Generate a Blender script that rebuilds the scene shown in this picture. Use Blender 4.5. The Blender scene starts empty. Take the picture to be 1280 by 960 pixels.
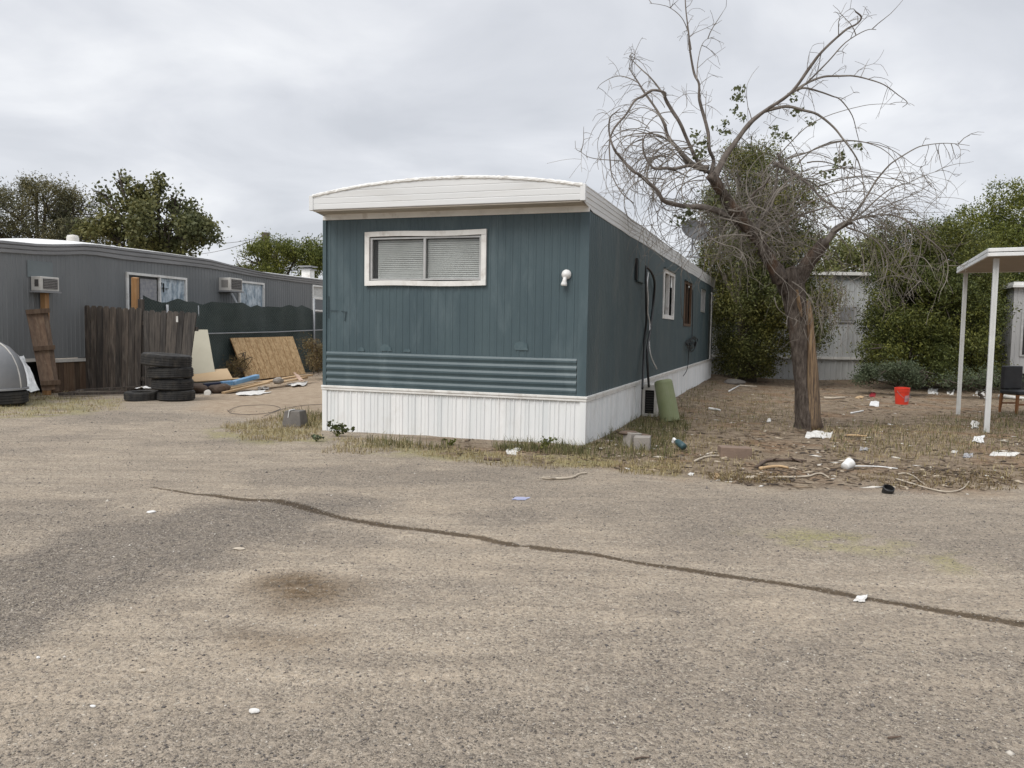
import bpy, math, random
import numpy as np
from mathutils import Vector, Matrix

random.seed(7)
rng = np.random.default_rng(7)
SC = bpy.context.scene
COL = SC.collection
PI = math.pi

# ------------------------------------------------------------------ camera
PITCH, ROLL, FPX, EYE = math.radians(3.9), math.radians(0.98), 1000.0, np.array([0.0, 0.0, 1.45])
FW = np.array([0, math.cos(PITCH), -math.sin(PITCH)])
_u0 = np.array([0, math.sin(PITCH), math.cos(PITCH)])
_r0 = np.array([1.0, 0, 0])
RT = math.cos(ROLL) * _r0 + math.sin(ROLL) * _u0
UP = -math.sin(ROLL) * _r0 + math.cos(ROLL) * _u0
cam_d = bpy.data.cameras.new('camera')
cam_d.sensor_width = 36.0
cam_d.lens = 36.0 * FPX / 1280.0
cam_d.clip_start, cam_d.clip_end = 0.05, 3000
cam = bpy.data.objects.new('camera', cam_d)
COL.objects.link(cam)
cam.matrix_world = Matrix(((RT[0], UP[0], -FW[0], EYE[0]), (RT[1], UP[1], -FW[1], EYE[1]),
                           (RT[2], UP[2], -FW[2], EYE[2]), (0, 0, 0, 1)))
SC.camera = cam

# ------------------------------------------------------------------ light
SUN_DIR = np.array([-0.42, -0.50, 0.76]); SUN_DIR /= np.linalg.norm(SUN_DIR)
sun_d = bpy.data.lights.new('sun', 'SUN')
sun_d.energy = 1.5
sun_d.angle = math.radians(35)
sun_d.color = (1.0, 0.965, 0.91)
sun = bpy.data.objects.new('sun', sun_d)
COL.objects.link(sun)
sun.rotation_euler = Vector(SUN_DIR).to_track_quat('Z', 'Y').to_euler()
SC.view_settings.view_transform = 'Standard'
SC.view_settings.look = 'None'
SC.view_settings.gamma = 1.0
SC.view_settings.use_curve_mapping = False
SC.view_settings.exposure = 0.60

W = bpy.data.worlds.new('World')
SC.world = W
W.use_nodes = True
wt = W.node_tree
wt.nodes.clear()
def wn(t, **k):
    n = wt.nodes.new(t)
    for a, b in k.items():
        setattr(n, a, b)
    return n
wo = wn('ShaderNodeOutputWorld')
sky = wn('ShaderNodeTexSky', sky_type='NISHITA', sun_disc=False,
         sun_elevation=math.asin(SUN_DIR[2]), sun_rotation=math.atan2(SUN_DIR[0], SUN_DIR[1]))
bg1 = wn('ShaderNodeBackground'); bg1.inputs['Strength'].default_value = 0.08
wt.links.new(sky.outputs[0], bg1.inputs['Color'])
tc = wn('ShaderNodeTexCoord')
sep = wn('ShaderNodeSeparateXYZ'); wt.links.new(tc.outputs['Generated'], sep.inputs[0])
# cloud deck seen in perspective: direction divided by height
hz = wn('ShaderNodeMath', operation='ADD'); wt.links.new(sep.outputs['Z'], hz.inputs[0]); hz.inputs[1].default_value = 0.22
dv = wn('ShaderNodeVectorMath', operation='DIVIDE'); wt.links.new(tc.outputs['Generated'], dv.inputs[0])
cb = wn('ShaderNodeCombineXYZ')
for i in range(3):
    wt.links.new(hz.outputs[0], cb.inputs[i])
wt.links.new(cb.outputs[0], dv.inputs[1])
n1 = wn('ShaderNodeTexNoise'); n1.inputs['Scale'].default_value = 1.5; n1.inputs['Detail'].default_value = 6; n1.inputs['Roughness'].default_value = 0.5; n1.inputs['Distortion'].default_value = 0.4
wt.links.new(dv.outputs[0], n1.inputs['Vector'])
cr = wn('ShaderNodeValToRGB')
cr.color_ramp.elements[0].position = 0.34; cr.color_ramp.elements[0].color = (0.50, 0.518, 0.555, 1)
cr.color_ramp.elements[1].position = 0.66; cr.color_ramp.elements[1].color = (0.74, 0.75, 0.77, 1)
e = cr.color_ramp.elements.new(0.5); e.color = (0.60, 0.615, 0.65, 1)
wt.links.new(n1.outputs['Fac'], cr.inputs[0])
# overcast sky is brighter towards the zenith
zr = wn('ShaderNodeMapRange'); zr.inputs[1].default_value = 0.45; zr.inputs[2].default_value = 1.0; zr.inputs[3].default_value = 0.86; zr.inputs[4].default_value = 1.7
wt.links.new(sep.outputs['Z'], zr.inputs[0])
bg2 = wn('ShaderNodeBackground')
wt.links.new(cr.outputs[0], bg2.inputs['Color'])
wt.links.new(zr.outputs[0], bg2.inputs['Strength'])
mx = wn('ShaderNodeMixShader'); mx.inputs[0].default_value = 0.93
wt.links.new(bg1.outputs[0], mx.inputs[1]); wt.links.new(bg2.outputs[0], mx.inputs[2])
wt.links.new(mx.outputs[0], wo.inputs[0])

# ------------------------------------------------------------------ pixel/ground helpers
def ray(u, v):
    return FW + RT * (u - 640) / FPX + UP * (480 - v) / FPX
def sstep(a, b, x):
    t = np.clip((x - a) / (b - a), 0, 1)
    return t * t * (3 - 2 * t)
_lat = rng.random((256, 256))
def vnoise(x, y):
    x = np.asarray(x, float); y = np.asarray(y, float)
    xi = np.floor(x).astype(int); yi = np.floor(y).astype(int)
    fx = x - xi; fy = y - yi
    fx = fx * fx * (3 - 2 * fx); fy = fy * fy * (3 - 2 * fy)
    a = _lat[xi % 256, yi % 256]; b = _lat[(xi + 1) % 256, yi % 256]
    c = _lat[xi % 256, (yi + 1) % 256]; d = _lat[(xi + 1) % 256, (yi + 1) % 256]
    return (a * (1 - fx) + b * fx) * (1 - fy) + (c * (1 - fx) + d * fx) * fy
def fbm(x, y, o=4):
    s = 0; a = 0.5
    for i in range(o):
        s = s + a * vnoise(np.asarray(x) * 2 ** i + 17.3 * i, np.asarray(y) * 2 ** i + 5.1 * i)
        a *= 0.5
    return s
def hgt(x, y):
    x = np.asarray(x, float); y = np.asarray(y, float)
    z = (fbm(x * 0.5, y * 0.5, 3) - 0.44) * 0.07 + (fbm(x * 2.3 + 9, y * 2.3, 3) - 0.44) * 0.035
    z = z * sstep(200, 30, np.abs(y))
    z = z - 0.13 * sstep(11.5, 17, y) * sstep(0.5, 3.0, x - 0.34 * (y - 10))
    return z
def G(u, v, dz=0.0):
    d = ray(u, v); z = 0.0
    for _ in range(6):
        t = (z - EYE[2]) / d[2]
        P = EYE + d * t
        z = float(hgt(P[0], P[1]))
    return np.array([P[0], P[1], z + dz])
def D(u, v, Y):
    d = ray(u, v)
    return EYE + d * (Y / d[1])
def on_plane(u, v, P, n):
    d = ray(u, v)
    return EYE + d * (np.dot(np.asarray(P) - EYE, n) / np.dot(d, n))

# ------------------------------------------------------------------ object helpers
def empty(name, loc=(0, 0, 0), rz=0.0, parent=None):
    o = bpy.data.objects.new(name, None)
    o.location = Vector([float(c) for c in loc]); o.rotation_euler = (0, 0, rz)
    o.empty_display_size = 0.2
    COL.objects.link(o)
    if parent: o.parent = parent
    return o
def tag(o, label=None, cat=None, group=None, kind=None):
    if label: o['label'] = label
    if cat: o['category'] = cat
    if group: o['group'] = group
    if kind: o['kind'] = kind
    return o
class MB:
    def __init__(s): s.v = []; s.f = []
    def add(s, vs, fs):
        b = len(s.v)
        s.v += [tuple(float(c) for c in p) for p in vs]
        s.f += [tuple(i + b for i in f) for f in fs]
        return s
    def box(s, lo, hi, M=None):
        x0, y0, z0 = lo; x1, y1, z1 = hi
        vs = [(x0, y0, z0), (x1, y0, z0), (x1, y1, z0), (x0, y1, z0), (x0, y0, z1), (x1, y0, z1), (x1, y1, z1), (x0, y1, z1)]
        if M is not None: vs = [tuple(M @ Vector(p)) for p in vs]
        return s.add(vs, [(0, 3, 2, 1), (4, 5, 6, 7), (0, 1, 5, 4), (1, 2, 6, 5), (2, 3, 7, 6), (3, 0, 4, 7)])
    def tube(s, pts, rad, n=6, cap=True, wob=0.0):
        P = [np.asarray(p, float) for p in pts]
        if not hasattr(rad, '__len__'): rad = [rad] * len(P)
        ref = np.array([0.31, 0.53, 0.79]); vs = []; fs = []
        prev = None
        for i, p in enumerate(P):
            t = P[min(i + 1, len(P) - 1)] - P[max(i - 1, 0)]
            L = np.linalg.norm(t); t = t / L if L > 1e-9 else np.array([0, 0, 1.0])
            if prev is None:
                a = np.cross(t, ref); a /= np.linalg.norm(a)
            else:
                a = prev - t * np.dot(prev, t); a /= (np.linalg.norm(a) + 1e-9)
            prev = a; b = np.cross(t, a)
            for k in range(n):
                th = 2 * PI * k / n
                r = rad[i] * (1 + (random.uniform(-wob, wob) if wob else 0))
                vs.append(p + (a * math.cos(th) + b * math.sin(th)) * r)
        for i in range(len(P) - 1):
            for k in range(n):
                k2 = (k + 1) % n
                fs.append((i * n + k, i * n + k2, (i + 1) * n + k2, (i + 1) * n + k))
        if cap:
            fs.append(tuple(range(n - 1, -1, -1))); fs.append(tuple((len(P) - 1) * n + k for k in range(n)))
        return s.add(vs, fs)
    def lathe(s, prof, n=24, M=None, close=False):
        vs = []; fs = []
        m = len(prof)
        for k in range(n):
            th = 2 * PI * k / n
            for r, z in prof: vs.append((r * math.cos(th), r * math.sin(th), z))
        for k in range(n):
            k2 = (k + 1) % n
            for i in range(m - 1 if not close else m):
                j = (i + 1) % m
                fs.append((k * m + i, k2 * m + i, k2 * m + j, k * m + j))
        if M is not None: vs = [tuple(M @ Vector(p)) for p in vs]
        return s.add(vs, fs)
    def strip(s, rowA, rowB):
        n = len(rowA); vs = list(rowA) + list(rowB)
        return s.add(vs, [(i, i + 1, n + i + 1, n + i) for i in range(n - 1)])
    def grid(s, rows):
        m = len(rows[0]); vs = [p for r in rows for p in r]
        return s.add(vs, [(i * m + j, i * m + j + 1, (i + 1) * m + j + 1, (i + 1) * m + j) for i in range(len(rows) - 1) for j in range(m - 1)])
    def prism(s, poly, d, M=None):
        """closed outline in xz, extruded along y by d"""
        n = len(poly)
        vs = [(x, 0, z) for x, z in poly] + [(x, d, z) for x, z in poly]
        if M is not None: vs = [tuple(M @ Vector(p)) for p in vs]
        return s.add(vs, [tuple(range(n)), tuple(range(2 * n - 1, n - 1, -1))] + [(i, n + i, n + (i + 1) % n, (i + 1) % n) for i in range(n)])
    def build(s, name, mat, parent=None, smooth=False, bevel=0.0, solid=0.0, label=None):
        me = bpy.data.meshes.new(name)
        me.from_pydata(s.v, [], s.f); me.validate(); me.update()
        o = bpy.data.objects.new(name, me); COL.objects.link(o)
        if mat: me.materials.append(mat)
        if parent: o.parent = parent
        if smooth:
            me.polygons.foreach_set('use_smooth', [True] * len(me.polygons))
        if solid:
            m = o.modifiers.new('solid', 'SOLIDIFY'); m.thickness = solid; m.offset = 0
        if bevel:
            m = o.modifiers.new('bevel', 'BEVEL'); m.width = bevel; m.segments = 2; m.limit_method = 'ANGLE'
        if label: o['label'] = label
        return o
def np_mesh(name, V, F, mat, parent=None, smooth=False):
    V = np.ascontiguousarray(V, np.float32); F = np.ascontiguousarray(F, np.int32)
    me = bpy.data.meshes.new(name)
    me.vertices.add(len(V)); me.vertices.foreach_set('co', V.ravel())
    k = F.shape[1]
    me.loops.add(F.size); me.loops.foreach_set('vertex_index', F.ravel())
    me.polygons.add(len(F)); me.polygons.foreach_set('loop_start', np.arange(0, F.size, k, dtype=np.int32))
    me.update(calc_edges=True)
    if smooth: me.polygons.foreach_set('use_smooth', np.ones(len(F), bool))
    o = bpy.data.objects.new(name, me); COL.objects.link(o)
    if mat: me.materials.append(mat)
    if parent: o.parent = parent
    return o

# ------------------------------------------------------------------ materials
def newmat(name):
    m = bpy.data.materials.new(name); m.use_nodes = True
    nt = m.node_tree
    return m, nt, nt.nodes['Principled BSDF']
def node(nt, t, **k):
    n = nt.nodes.new(t)
    for a, b in k.items():
        if a.startswith('i_'): n.inputs[a[2:].replace('_', ' ')].default_value = b
        else: setattr(n, a, b)
    return n
def ramp(nt, fac, stops):
    r = node(nt, 'ShaderNodeValToRGB')
    el = r.color_ramp.elements
    while len(el) < len(stops): el.new(0.5)
    for e_, (p, c) in zip(el, stops):
        e_.position = p; e_.color = (c[0], c[1], c[2], 1)
    nt.links.new(fac, r.inputs[0])
    return r.outputs[0]
def mixc(nt, fac, a, b, blend='MIX'):
    m = node(nt, 'ShaderNodeMix', data_type='RGBA', blend_type=blend)
    if hasattr(fac, 'links'): nt.links.new(fac, m.inputs[0])
    else: m.inputs[0].default_value = fac
    for s_, x in ((6, a), (7, b)):
        if hasattr(x, 'links'): nt.links.new(x, m.inputs[s_])
        else: m.inputs[s_].default_value = (x[0], x[1], x[2], 1)
    return m.outputs[2]
def math_(nt, op, a, b=None, clamp=False):
    m = node(nt, 'ShaderNodeMath', operation=op, use_clamp=clamp)
    for i, x in enumerate((a, b)):
        if x is None: continue
        if hasattr(x, 'links'): nt.links.new(x, m.inputs[i])
        else: m.inputs[i].default_value = x
    return m.outputs[0]
def noise(nt, scale, detail=4, rough=0.55, stretch=(1, 1, 1), dist=0.0, loc=(0, 0, 0)):
    t = node(nt, 'ShaderNodeTexCoord'); mp = node(nt, 'ShaderNodeMapping')
    mp.inputs['Scale'].default_value = stretch; mp.inputs['Location'].default_value = loc
    nt.links.new(t.outputs['Object'], mp.inputs[0])
    n = node(nt, 'ShaderNodeTexNoise', i_Scale=scale, i_Detail=detail, i_Roughness=rough, i_Distortion=dist)
    nt.links.new(mp.outputs[0], n.inputs['Vector'])
    return n.outputs['Fac']
def mapr(nt, x, a, b, c=0.0, d=1.0):
    m = node(nt, 'ShaderNodeMapRange'); nt.links.new(x, m.inputs[0])
    for i, v in enumerate((a, b, c, d)): m.inputs[i + 1].default_value = v
    return m.outputs[0]
def surf(name, c1, c2=None, scale=3.0, stretch=(1, 1, 1), rough=0.6, bump=0.0, bscale=40, bstretch=None, metal=0.0,
         dirt=None, dscale=1.5, damt=0.5, dstretch=(1, 1, 1), spec=0.4, coarse=(0.35, 0.68)):
    m, nt, b = newmat(name)
    c2 = c2 or tuple(x * 0.8 for x in c1)
    f = mapr(nt, noise(nt, scale, 6, 0.6, stretch), *coarse)
    col = mixc(nt, f, c1, c2)
    if dirt:
        g = mapr(nt, noise(nt, dscale, 8, 0.65, dstretch, 0.3, (3, 1, 7)), 0.52, 0.72, 0, damt)
        col = mixc(nt, g, col, dirt)
    nt.links.new(col, b.inputs['Base Color'])
    b.inputs['Roughness'].default_value = rough; b.inputs['Metallic'].default_value = metal
    b.inputs['Specular IOR Level'].default_value = spec
    if bump:
        bm = node(nt, 'ShaderNodeBump', i_Strength=1.0, i_Distance=bump)
        nt.links.new(noise(nt, bscale, 5, 0.6, bstretch or stretch), bm.inputs['Height'])
        nt.links.new(bm.outputs[0], b.inputs['Normal'])
    return m
def boardwise(m):
    nt = m.node_tree; b = nt.nodes['Principled BSDF']; l = b.inputs['Base Color'].links[0]; src = l.from_socket
    g = node(nt, 'ShaderNodeNewGeometry')
    t = ramp(nt, g.outputs['Random Per Island'], [(0, (0.60, 0.60, 0.60)), (0.5, (0.95, 0.95, 0.95)), (1, (1.35, 1.30, 1.24))])
    nt.links.new(mixc(nt, 1.0, src, t, 'MULTIPLY'), b.inputs['Base Color'])
def island(name, stops, rough=0.7, transl=0.0, spec=0.3, patch=None):
    """colour picked per loose piece (leaf, stone, blade)"""
    m, nt, b = newmat(name)
    g = node(nt, 'ShaderNodeNewGeometry')
    col = ramp(nt, g.outputs['Random Per Island'], stops)
    if patch:
        f = mapr(nt, noise(nt, patch[0], 3, 0.5), 0.4, 0.6)
        col = mixc(nt, f, col, mixc(nt, 1.0, col, patch[1], 'MULTIPLY'))
    nt.links.new(col, b.inputs['Base Color'])
    b.inputs['Roughness'].default_value = rough; b.inputs['Specular IOR Level'].default_value = spec
    if transl:
        tr = node(nt, 'ShaderNodeBsdfTranslucent'); nt.links.new(col, tr.inputs['Color'])
        ms = node(nt, 'ShaderNodeMixShader'); ms.inputs[0].default_value = transl
        out = [n for n in nt.nodes if n.type == 'OUTPUT_MATERIAL'][0]
        nt.links.new(b.outputs[0], ms.inputs[1]); nt.links.new(tr.outputs[0], ms.inputs[2]); nt.links.new(ms.outputs[0], out.inputs[0])
    return m
M = {}
M['teal'] = surf('teal_paint', (0.054, 0.083, 0.095), (0.068, 0.101, 0.112), 2.0, (1, 1, 0.25), 0.42, 0.003, 9, (1, 1, .5), dirt=(0.125, 0.165, 0.178), dscale=2.6, damt=0.5, dstretch=(1.4, 1.4, 0.35))
M['teal_side'] = surf('teal_side_paint', (0.053, 0.080, 0.089), (0.070, 0.095, 0.100), 1.6, (1, 1, 0.3), 0.45, 0.003, 9, (1, 1, .5), dirt=(0.125, 0.135, 0.13), dscale=1.9, damt=0.6, dstretch=(1, 1, 0.4))
M['white_metal'] = surf('white_painted_metal', (0.80, 0.80, 0.79), (0.66, 0.68, 0.68), 2.2, (2.2, 2.2, 0.12), 0.4, 0.002, 12, dirt=(0.42, 0.38, 0.32), dscale=2.0, damt=0.35, dstretch=(1, 1, 0.5))
M['white_trim'] = surf('white_trim', (0.78, 0.77, 0.74), (0.66, 0.65, 0.62), 4, rough=0.5, bump=0.002, bscale=25, dirt=(0.35, 0.30, 0.25), dscale=5, damt=0.55)
M['fascia_white'] = surf('fascia_white', (0.72, 0.725, 0.72), (0.63, 0.64, 0.64), 1.2, (.35, .35, 3), 0.42, dirt=(0.5, 0.47, 0.42), dscale=2.5, damt=0.3, dstretch=(.4, .4, 2))
M['soffit'] = surf('soffit_paint', (0.46, 0.41, 0.35), (0.38, 0.34, 0.29), 3, rough=0.7)
M['alu'] = surf('window_aluminium', (0.52, 0.52, 0.51), (0.40, 0.40, 0.39), 8, rough=0.42, metal=0.5)
M['blind'] = surf('blind', (0.76, 0.76, 0.73), (0.64, 0.64, 0.61), 4, (1, 1, 1), 0.6, dirt=(0.62, 0.62, 0.60), dscale=6, damt=0.35)
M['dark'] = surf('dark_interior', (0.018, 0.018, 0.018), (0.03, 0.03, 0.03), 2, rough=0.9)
M['grey_siding'] = surf('grey_siding', (0.150, 0.157, 0.160), (0.186, 0.192, 0.194), 1.4, (1, 1, 0.3), 0.5, 0.003, 8, dirt=(0.20, 0.21, 0.215), dscale=1.2, damt=0.35, dstretch=(1, 1, .5))
M['grey_trim'] = surf('grey_trim', (0.22, 0.222, 0.228), (0.29, 0.292, 0.297), 2, (.4, .4, 2), 0.5)
M['roof_white'] = surf('white_roof_coating', (0.78, 0.78, 0.77), (0.6, 0.6, 0.58), 1.5, rough=0.6, bump=0.006, bscale=6)
M['old_wood'] = surf('weathered_fence_wood', (0.034, 0.029, 0.026), (0.100, 0.081, 0.066), 7, (3, 3, 0.28), 0.85, 0.006, 22, (4, 4, 0.25), dirt=(0.19, 0.165, 0.14), dscale=5, damt=0.75, dstretch=(3, 3, 0.35))
M['grey_wood'] = surf('grey_weathered_wood', (0.032, 0.029, 0.027), (0.082, 0.072, 0.064), 7, (3, 3, 0.28), 0.85, 0.006, 22, (4, 4, 0.25), dirt=(0.14, 0.125, 0.11), dscale=5, damt=0.6, dstretch=(3, 3, 0.35))
M['brown_wood'] = surf('brown_stained_wood', (0.075, 0.046, 0.030), (0.125, 0.084, 0.055), 7, (3, 3, 0.28), 0.8, 0.005, 22, (4, 4, .25), dirt=(0.22, 0.17, 0.12), dscale=4, damt=0.5, dstretch=(3, 3, .4))
M['tan_post'] = surf('tan_new_post', (0.30, 0.155, 0.06), (0.36, 0.21, 0.10), 6, (3, 3, 0.3), 0.75, 0.003, 20)
M['bark'] = None
boardwise(M['old_wood']); boardwise(M['grey_wood']); boardwise(M['brown_wood'])
M['lumber'] = surf('pine_lumber', (0.42, 0.28, 0.15), (0.50, 0.36, 0.21), 5, (1, 1, 1), 0.75, 0.002, 20, dirt=(0.30, 0.22, 0.14), dscale=4, damt=0.5)
M['beige_board'] = surf('beige_board', (0.50, 0.47, 0.37), (0.44, 0.41, 0.32), 2, rough=0.7)
M['tan_board'] = surf('tan_hardboard', (0.40, 0.28, 0.16), (0.45, 0.33, 0.20), 2, (1, 1, 1), rough=0.7)
M['rubber'] = surf('tyre_rubber', (0.020, 0.020, 0.021), (0.045, 0.042, 0.038), 5, rough=0.8, bump=0.003, bscale=30, dirt=(0.10, 0.085, 0.065), dscale=4, damt=0.5)
M['concrete'] = surf('concrete', (0.30, 0.275, 0.245), (0.23, 0.21, 0.19), 8, rough=0.9, bump=0.006, bscale=50)
M['concrete_dark'] = surf('dark_concrete', (0.17, 0.155, 0.14), (0.12, 0.11, 0.10), 8, rough=0.9, bump=0.008, bscale=45)
M['brick'] = surf('brown_block', (0.23, 0.165, 0.125), (0.18, 0.13, 0.10), 8, rough=0.9, bump=0.005, bscale=50)
M['olive'] = surf('olive_plastic', (0.185, 0.215, 0.105), (0.23, 0.255, 0.14), 3, rough=0.5, dirt=(0.25, 0.24, 0.17), dscale=3, damt=0.4)
M['black_plastic'] = surf('black_plastic', (0.012, 0.012, 0.013), (0.03, 0.03, 0.03), 4, rough=0.5)
M['white_plastic'] = surf('white_plastic', (0.78, 0.78, 0.77), (0.64, 0.63, 0.61), 9, rough=0.5, dirt=(0.4, 0.35, 0.28), dscale=9, damt=0.5)
M['paper'] = surf('dirty_paper', (0.72, 0.71, 0.68), (0.5, 0.48, 0.45), 14, rough=0.8, dirt=(0.3, 0.26, 0.2), dscale=16, damt=0.6)
M['grey_cloth'] = surf('grey_cloth', (0.26, 0.26, 0.28), (0.4, 0.39, 0.38), 14, rough=0.9)
M['dead_wood'] = surf('pale_dead_wood', (0.52, 0.46, 0.37), (0.38, 0.32, 0.25), 9, rough=0.85)
M['dark_stick'] = surf('dark_dead_wood', (0.09, 0.065, 0.05), (0.14, 0.10, 0.075), 9, rough=0.9)
M['red'] = surf('red_orange_plastic', (0.66, 0.045, 0.022), (0.60, 0.055, 0.03), 5, rough=0.45)
M['red_cloth'] = surf('red_cloth', (0.30, 0.02, 0.03), rough=0.9)
M['blue'] = surf('blue_wrap', (0.10, 0.24, 0.42), (0.18, 0.34, 0.52), 3, rough=0.35, dirt=(0.5, 0.58, 0.66), dscale=4, damt=0.7)
M['navy'] = surf('navy_wrap', (0.012, 0.02, 0.055), rough=0.4)
M['lavender'] = surf('lavender_plastic', (0.36, 0.37, 0.50), (0.30, 0.32, 0.46), 5, rough=0.5)
M['teal_bottle'] = surf('teal_bottle', (0.028, 0.065, 0.075), (0.05, 0.095, 0.10), 6, rough=0.35)
M['galv'] = surf('galvanised', (0.33, 0.34, 0.35), (0.26, 0.27, 0.28), 8, rough=0.5, metal=0.4)
M['post_white'] = surf('white_post', (0.62, 0.63, 0.62), (0.52, 0.53, 0.52), 5, (1, 1, .2), 0.5, dirt=(0.35, 0.31, 0.26), dscale=4, damt=0.4)
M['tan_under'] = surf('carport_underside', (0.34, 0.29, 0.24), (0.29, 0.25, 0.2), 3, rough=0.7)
M['far_white'] = surf('far_white_siding', (0.52, 0.53, 0.53), (0.44, 0.45, 0.45), 1.5, (1, 1, .3), 0.55, dirt=(0.25, 0.25, 0.24), dscale=1.0, damt=0.5, dstretch=(1, 1, .5))
M['far_grey'] = surf('pale_grey_siding', (0.42, 0.42, 0.42), (0.36, 0.36, 0.36), 1.5, (1, 1, .3), 0.55)
M['chair_black'] = surf('black_vinyl', (0.016, 0.017, 0.02), (0.03, 0.031, 0.034), 5, rough=0.5)
M['chair_wood'] = surf('orange_brown_wood', (0.20, 0.082, 0.028), (0.26, 0.12, 0.05), 6, (2, 2, .4), 0.5)
M['dish'] = surf('dish_grey', (0.075, 0.078, 0.082), (0.10, 0.102, 0.105), 4, rough=0.6)
M['dome'] = surf('grey_dome_plastic', (0.17, 0.175, 0.18), (0.21, 0.21, 0.215), 3, rough=0.4)
M['crate'] = surf('beige_ac', (0.60, 0.58, 0.54), (0.5, 0.48, 0.44), 5, rough=0.55, dirt=(0.3, 0.25, 0.2), dscale=6, damt=0.4)
M['vent'] = surf('ac_grille', (0.06, 0.058, 0.056), (0.10, 0.09, 0.085), 20, rough=0.7)
M['leaf_olive'] = island('olive_leaf', [(0, (0.050, 0.054, 0.030)), (0.5, (0.090, 0.094, 0.052)), (1, (0.150, 0.150, 0.092))], 0.7, 0.2, patch=(0.8, (1.5, 1.32, 1.05)))
M['leaf_dark'] = island('dark_leaf', [(0, (0.024, 0.034, 0.012)), (0.5, (0.050, 0.064, 0.022)), (1, (0.095, 0.108, 0.042))], 0.6, 0.25, patch=(0.8, (1.5, 1.32, 1.05)))
M['leaf_evergreen'] = island('evergreen_leaf', [(0, (0.030, 0.039, 0.011)), (0.5, (0.075, 0.087, 0.024)), (1, (0.150, 0.156, 0.055))], 0.6, 0.15, patch=(0.8, (1.5, 1.32, 1.05)))
M['leaf_broad'] = island('broad_leaf', [(0, (0.048, 0.058, 0.024)), (0.5, (0.090, 0.102, 0.042)), (1, (0.150, 0.158, 0.075))], 0.55, 0.25, patch=(0.8, (1.5, 1.32, 1.05)))
M['leaf_spray'] = island('young_leaf', [(0, (0.06, 0.075, 0.03)), (1, (0.16, 0.17, 0.085))], 0.6, 0.3)
M['leaf_green'] = island('green_leaf', [(0, (0.045, 0.060, 0.014)), (0.5, (0.098, 0.122, 0.026)), (1, (0.175, 0.195, 0.055))], 0.6, 0.25, patch=(0.8, (1.5, 1.32, 1.05)))
M['leaf_light'] = island('light_leaf', [(0, (0.095, 0.115, 0.030)), (0.5, (0.16, 0.175, 0.06)), (1, (0.24, 0.235, 0.10))], 0.6, 0.25)
M['leaf_bush'] = island('bush_leaf', [(0, (0.026, 0.036, 0.010)), (0.5, (0.066, 0.083, 0.020)), (1, (0.135, 0.152, 0.042))], 0.6, 0.15, patch=(0.8, (1.5, 1.32, 1.05)))
M['leaf_grey'] = island('grey_green_leaf', [(0, (0.05, 0.068, 0.035)), (1, (0.13, 0.155, 0.09))], 0.7, 0.2)
M['weed'] = island('weed_blade', [(0, (0.065, 0.075, 0.028)), (0.5, (0.125, 0.125, 0.05)), (1, (0.27, 0.235, 0.12))], 0.7, 0.25)
M['straw'] = island('straw_blade', [(0, (0.16, 0.125, 0.055)), (0.5, (0.30, 0.235, 0.115)), (1, (0.46, 0.39, 0.22))], 0.8, 0.2)
M['rust_brush'] = island('dry_brush', [(0, (0.09, 0.06, 0.03)), (0.5, (0.17, 0.115, 0.055)), (1, (0.24, 0.20, 0.09))], 0.8, 0.1)
M['litter_bits'] = island('wood_chips_and_litter', [(0, (0.05, 0.038, 0.03)), (0.45, (0.13, 0.095, 0.065)), (0.8, (0.25, 0.19, 0.13)), (0.93, (0.45, 0.38, 0.29)), (1, (0.68, 0.66, 0.62))], 0.85)
M['stones'] = island('gravel_stones', [(0, (0.085, 0.078, 0.074)), (0.3, (0.17, 0.15, 0.135)), (0.6, (0.27, 0.235, 0.19)), (0.95, (0.36, 0.315, 0.25)), (1, (0.58, 0.54, 0.48))], 0.85)
M['twig'] = surf('grey_twig', (0.225, 0.20, 0.172), (0.125, 0.108, 0.092), 3, rough=0.85)
M['limb'] = surf('limb_bark', (0.105, 0.088, 0.076), (0.185, 0.16, 0.14), 14, (1, 1, .5), 0.9, 0.006, 40)
M['dark_trunk'] = surf('dark_trunk', (0.05, 0.04, 0.032), (0.09, 0.072, 0.055), 8, (2, 2, .5), 0.9, 0.01, 20)
def glass(name, tint=(0.05, 0.055, 0.06), rough=0.06):
    m, nt, b = newmat(name)
    b.inputs['Base Color'].default_value = (*tint, 1); b.inputs['Roughness'].default_value = rough
    b.inputs['Transmission Weight'].default_value = 0.0; b.inputs['Specular IOR Level'].default_value = 0.6
    return m
M['dark_glass'] = glass('dark_glass', (0.03, 0.033, 0.036))
def clear_glass(name, fac=0.75, tint=(0.8, 0.82, 0.82)):
    m, nt, b = newmat(name)
    b.inputs['Base Color'].default_value = (0.25, 0.26, 0.26, 1); b.inputs['Roughness'].default_value = 0.08
    tr = node(nt, 'ShaderNodeBsdfTransparent'); tr.inputs[0].default_value = (*tint, 1)
    ms = node(nt, 'ShaderNodeMixShader'); ms.inputs[0].default_value = fac
    out = [n for n in nt.nodes if n.type == 'OUTPUT_MATERIAL'][0]
    nt.links.new(b.outputs[0], ms.inputs[1]); nt.links.new(tr.outputs[0], ms.inputs[2]); nt.links.new(ms.outputs[0], out.inputs[0])
    return m
M['clear_glass'] = clear_glass('window_glass', .9, (.93, .94, .94))
M['foil_glass'] = surf('foil_covered_glass', (0.24, 0.31, 0.37), (0.60, 0.66, 0.70), 5.0, (1, 1.6, .6), 0.25, 0.02, 7, dirt=(0.06, 0.08, 0.10), dscale=4.5, damt=0.9, coarse=(.4, .6))
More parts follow.
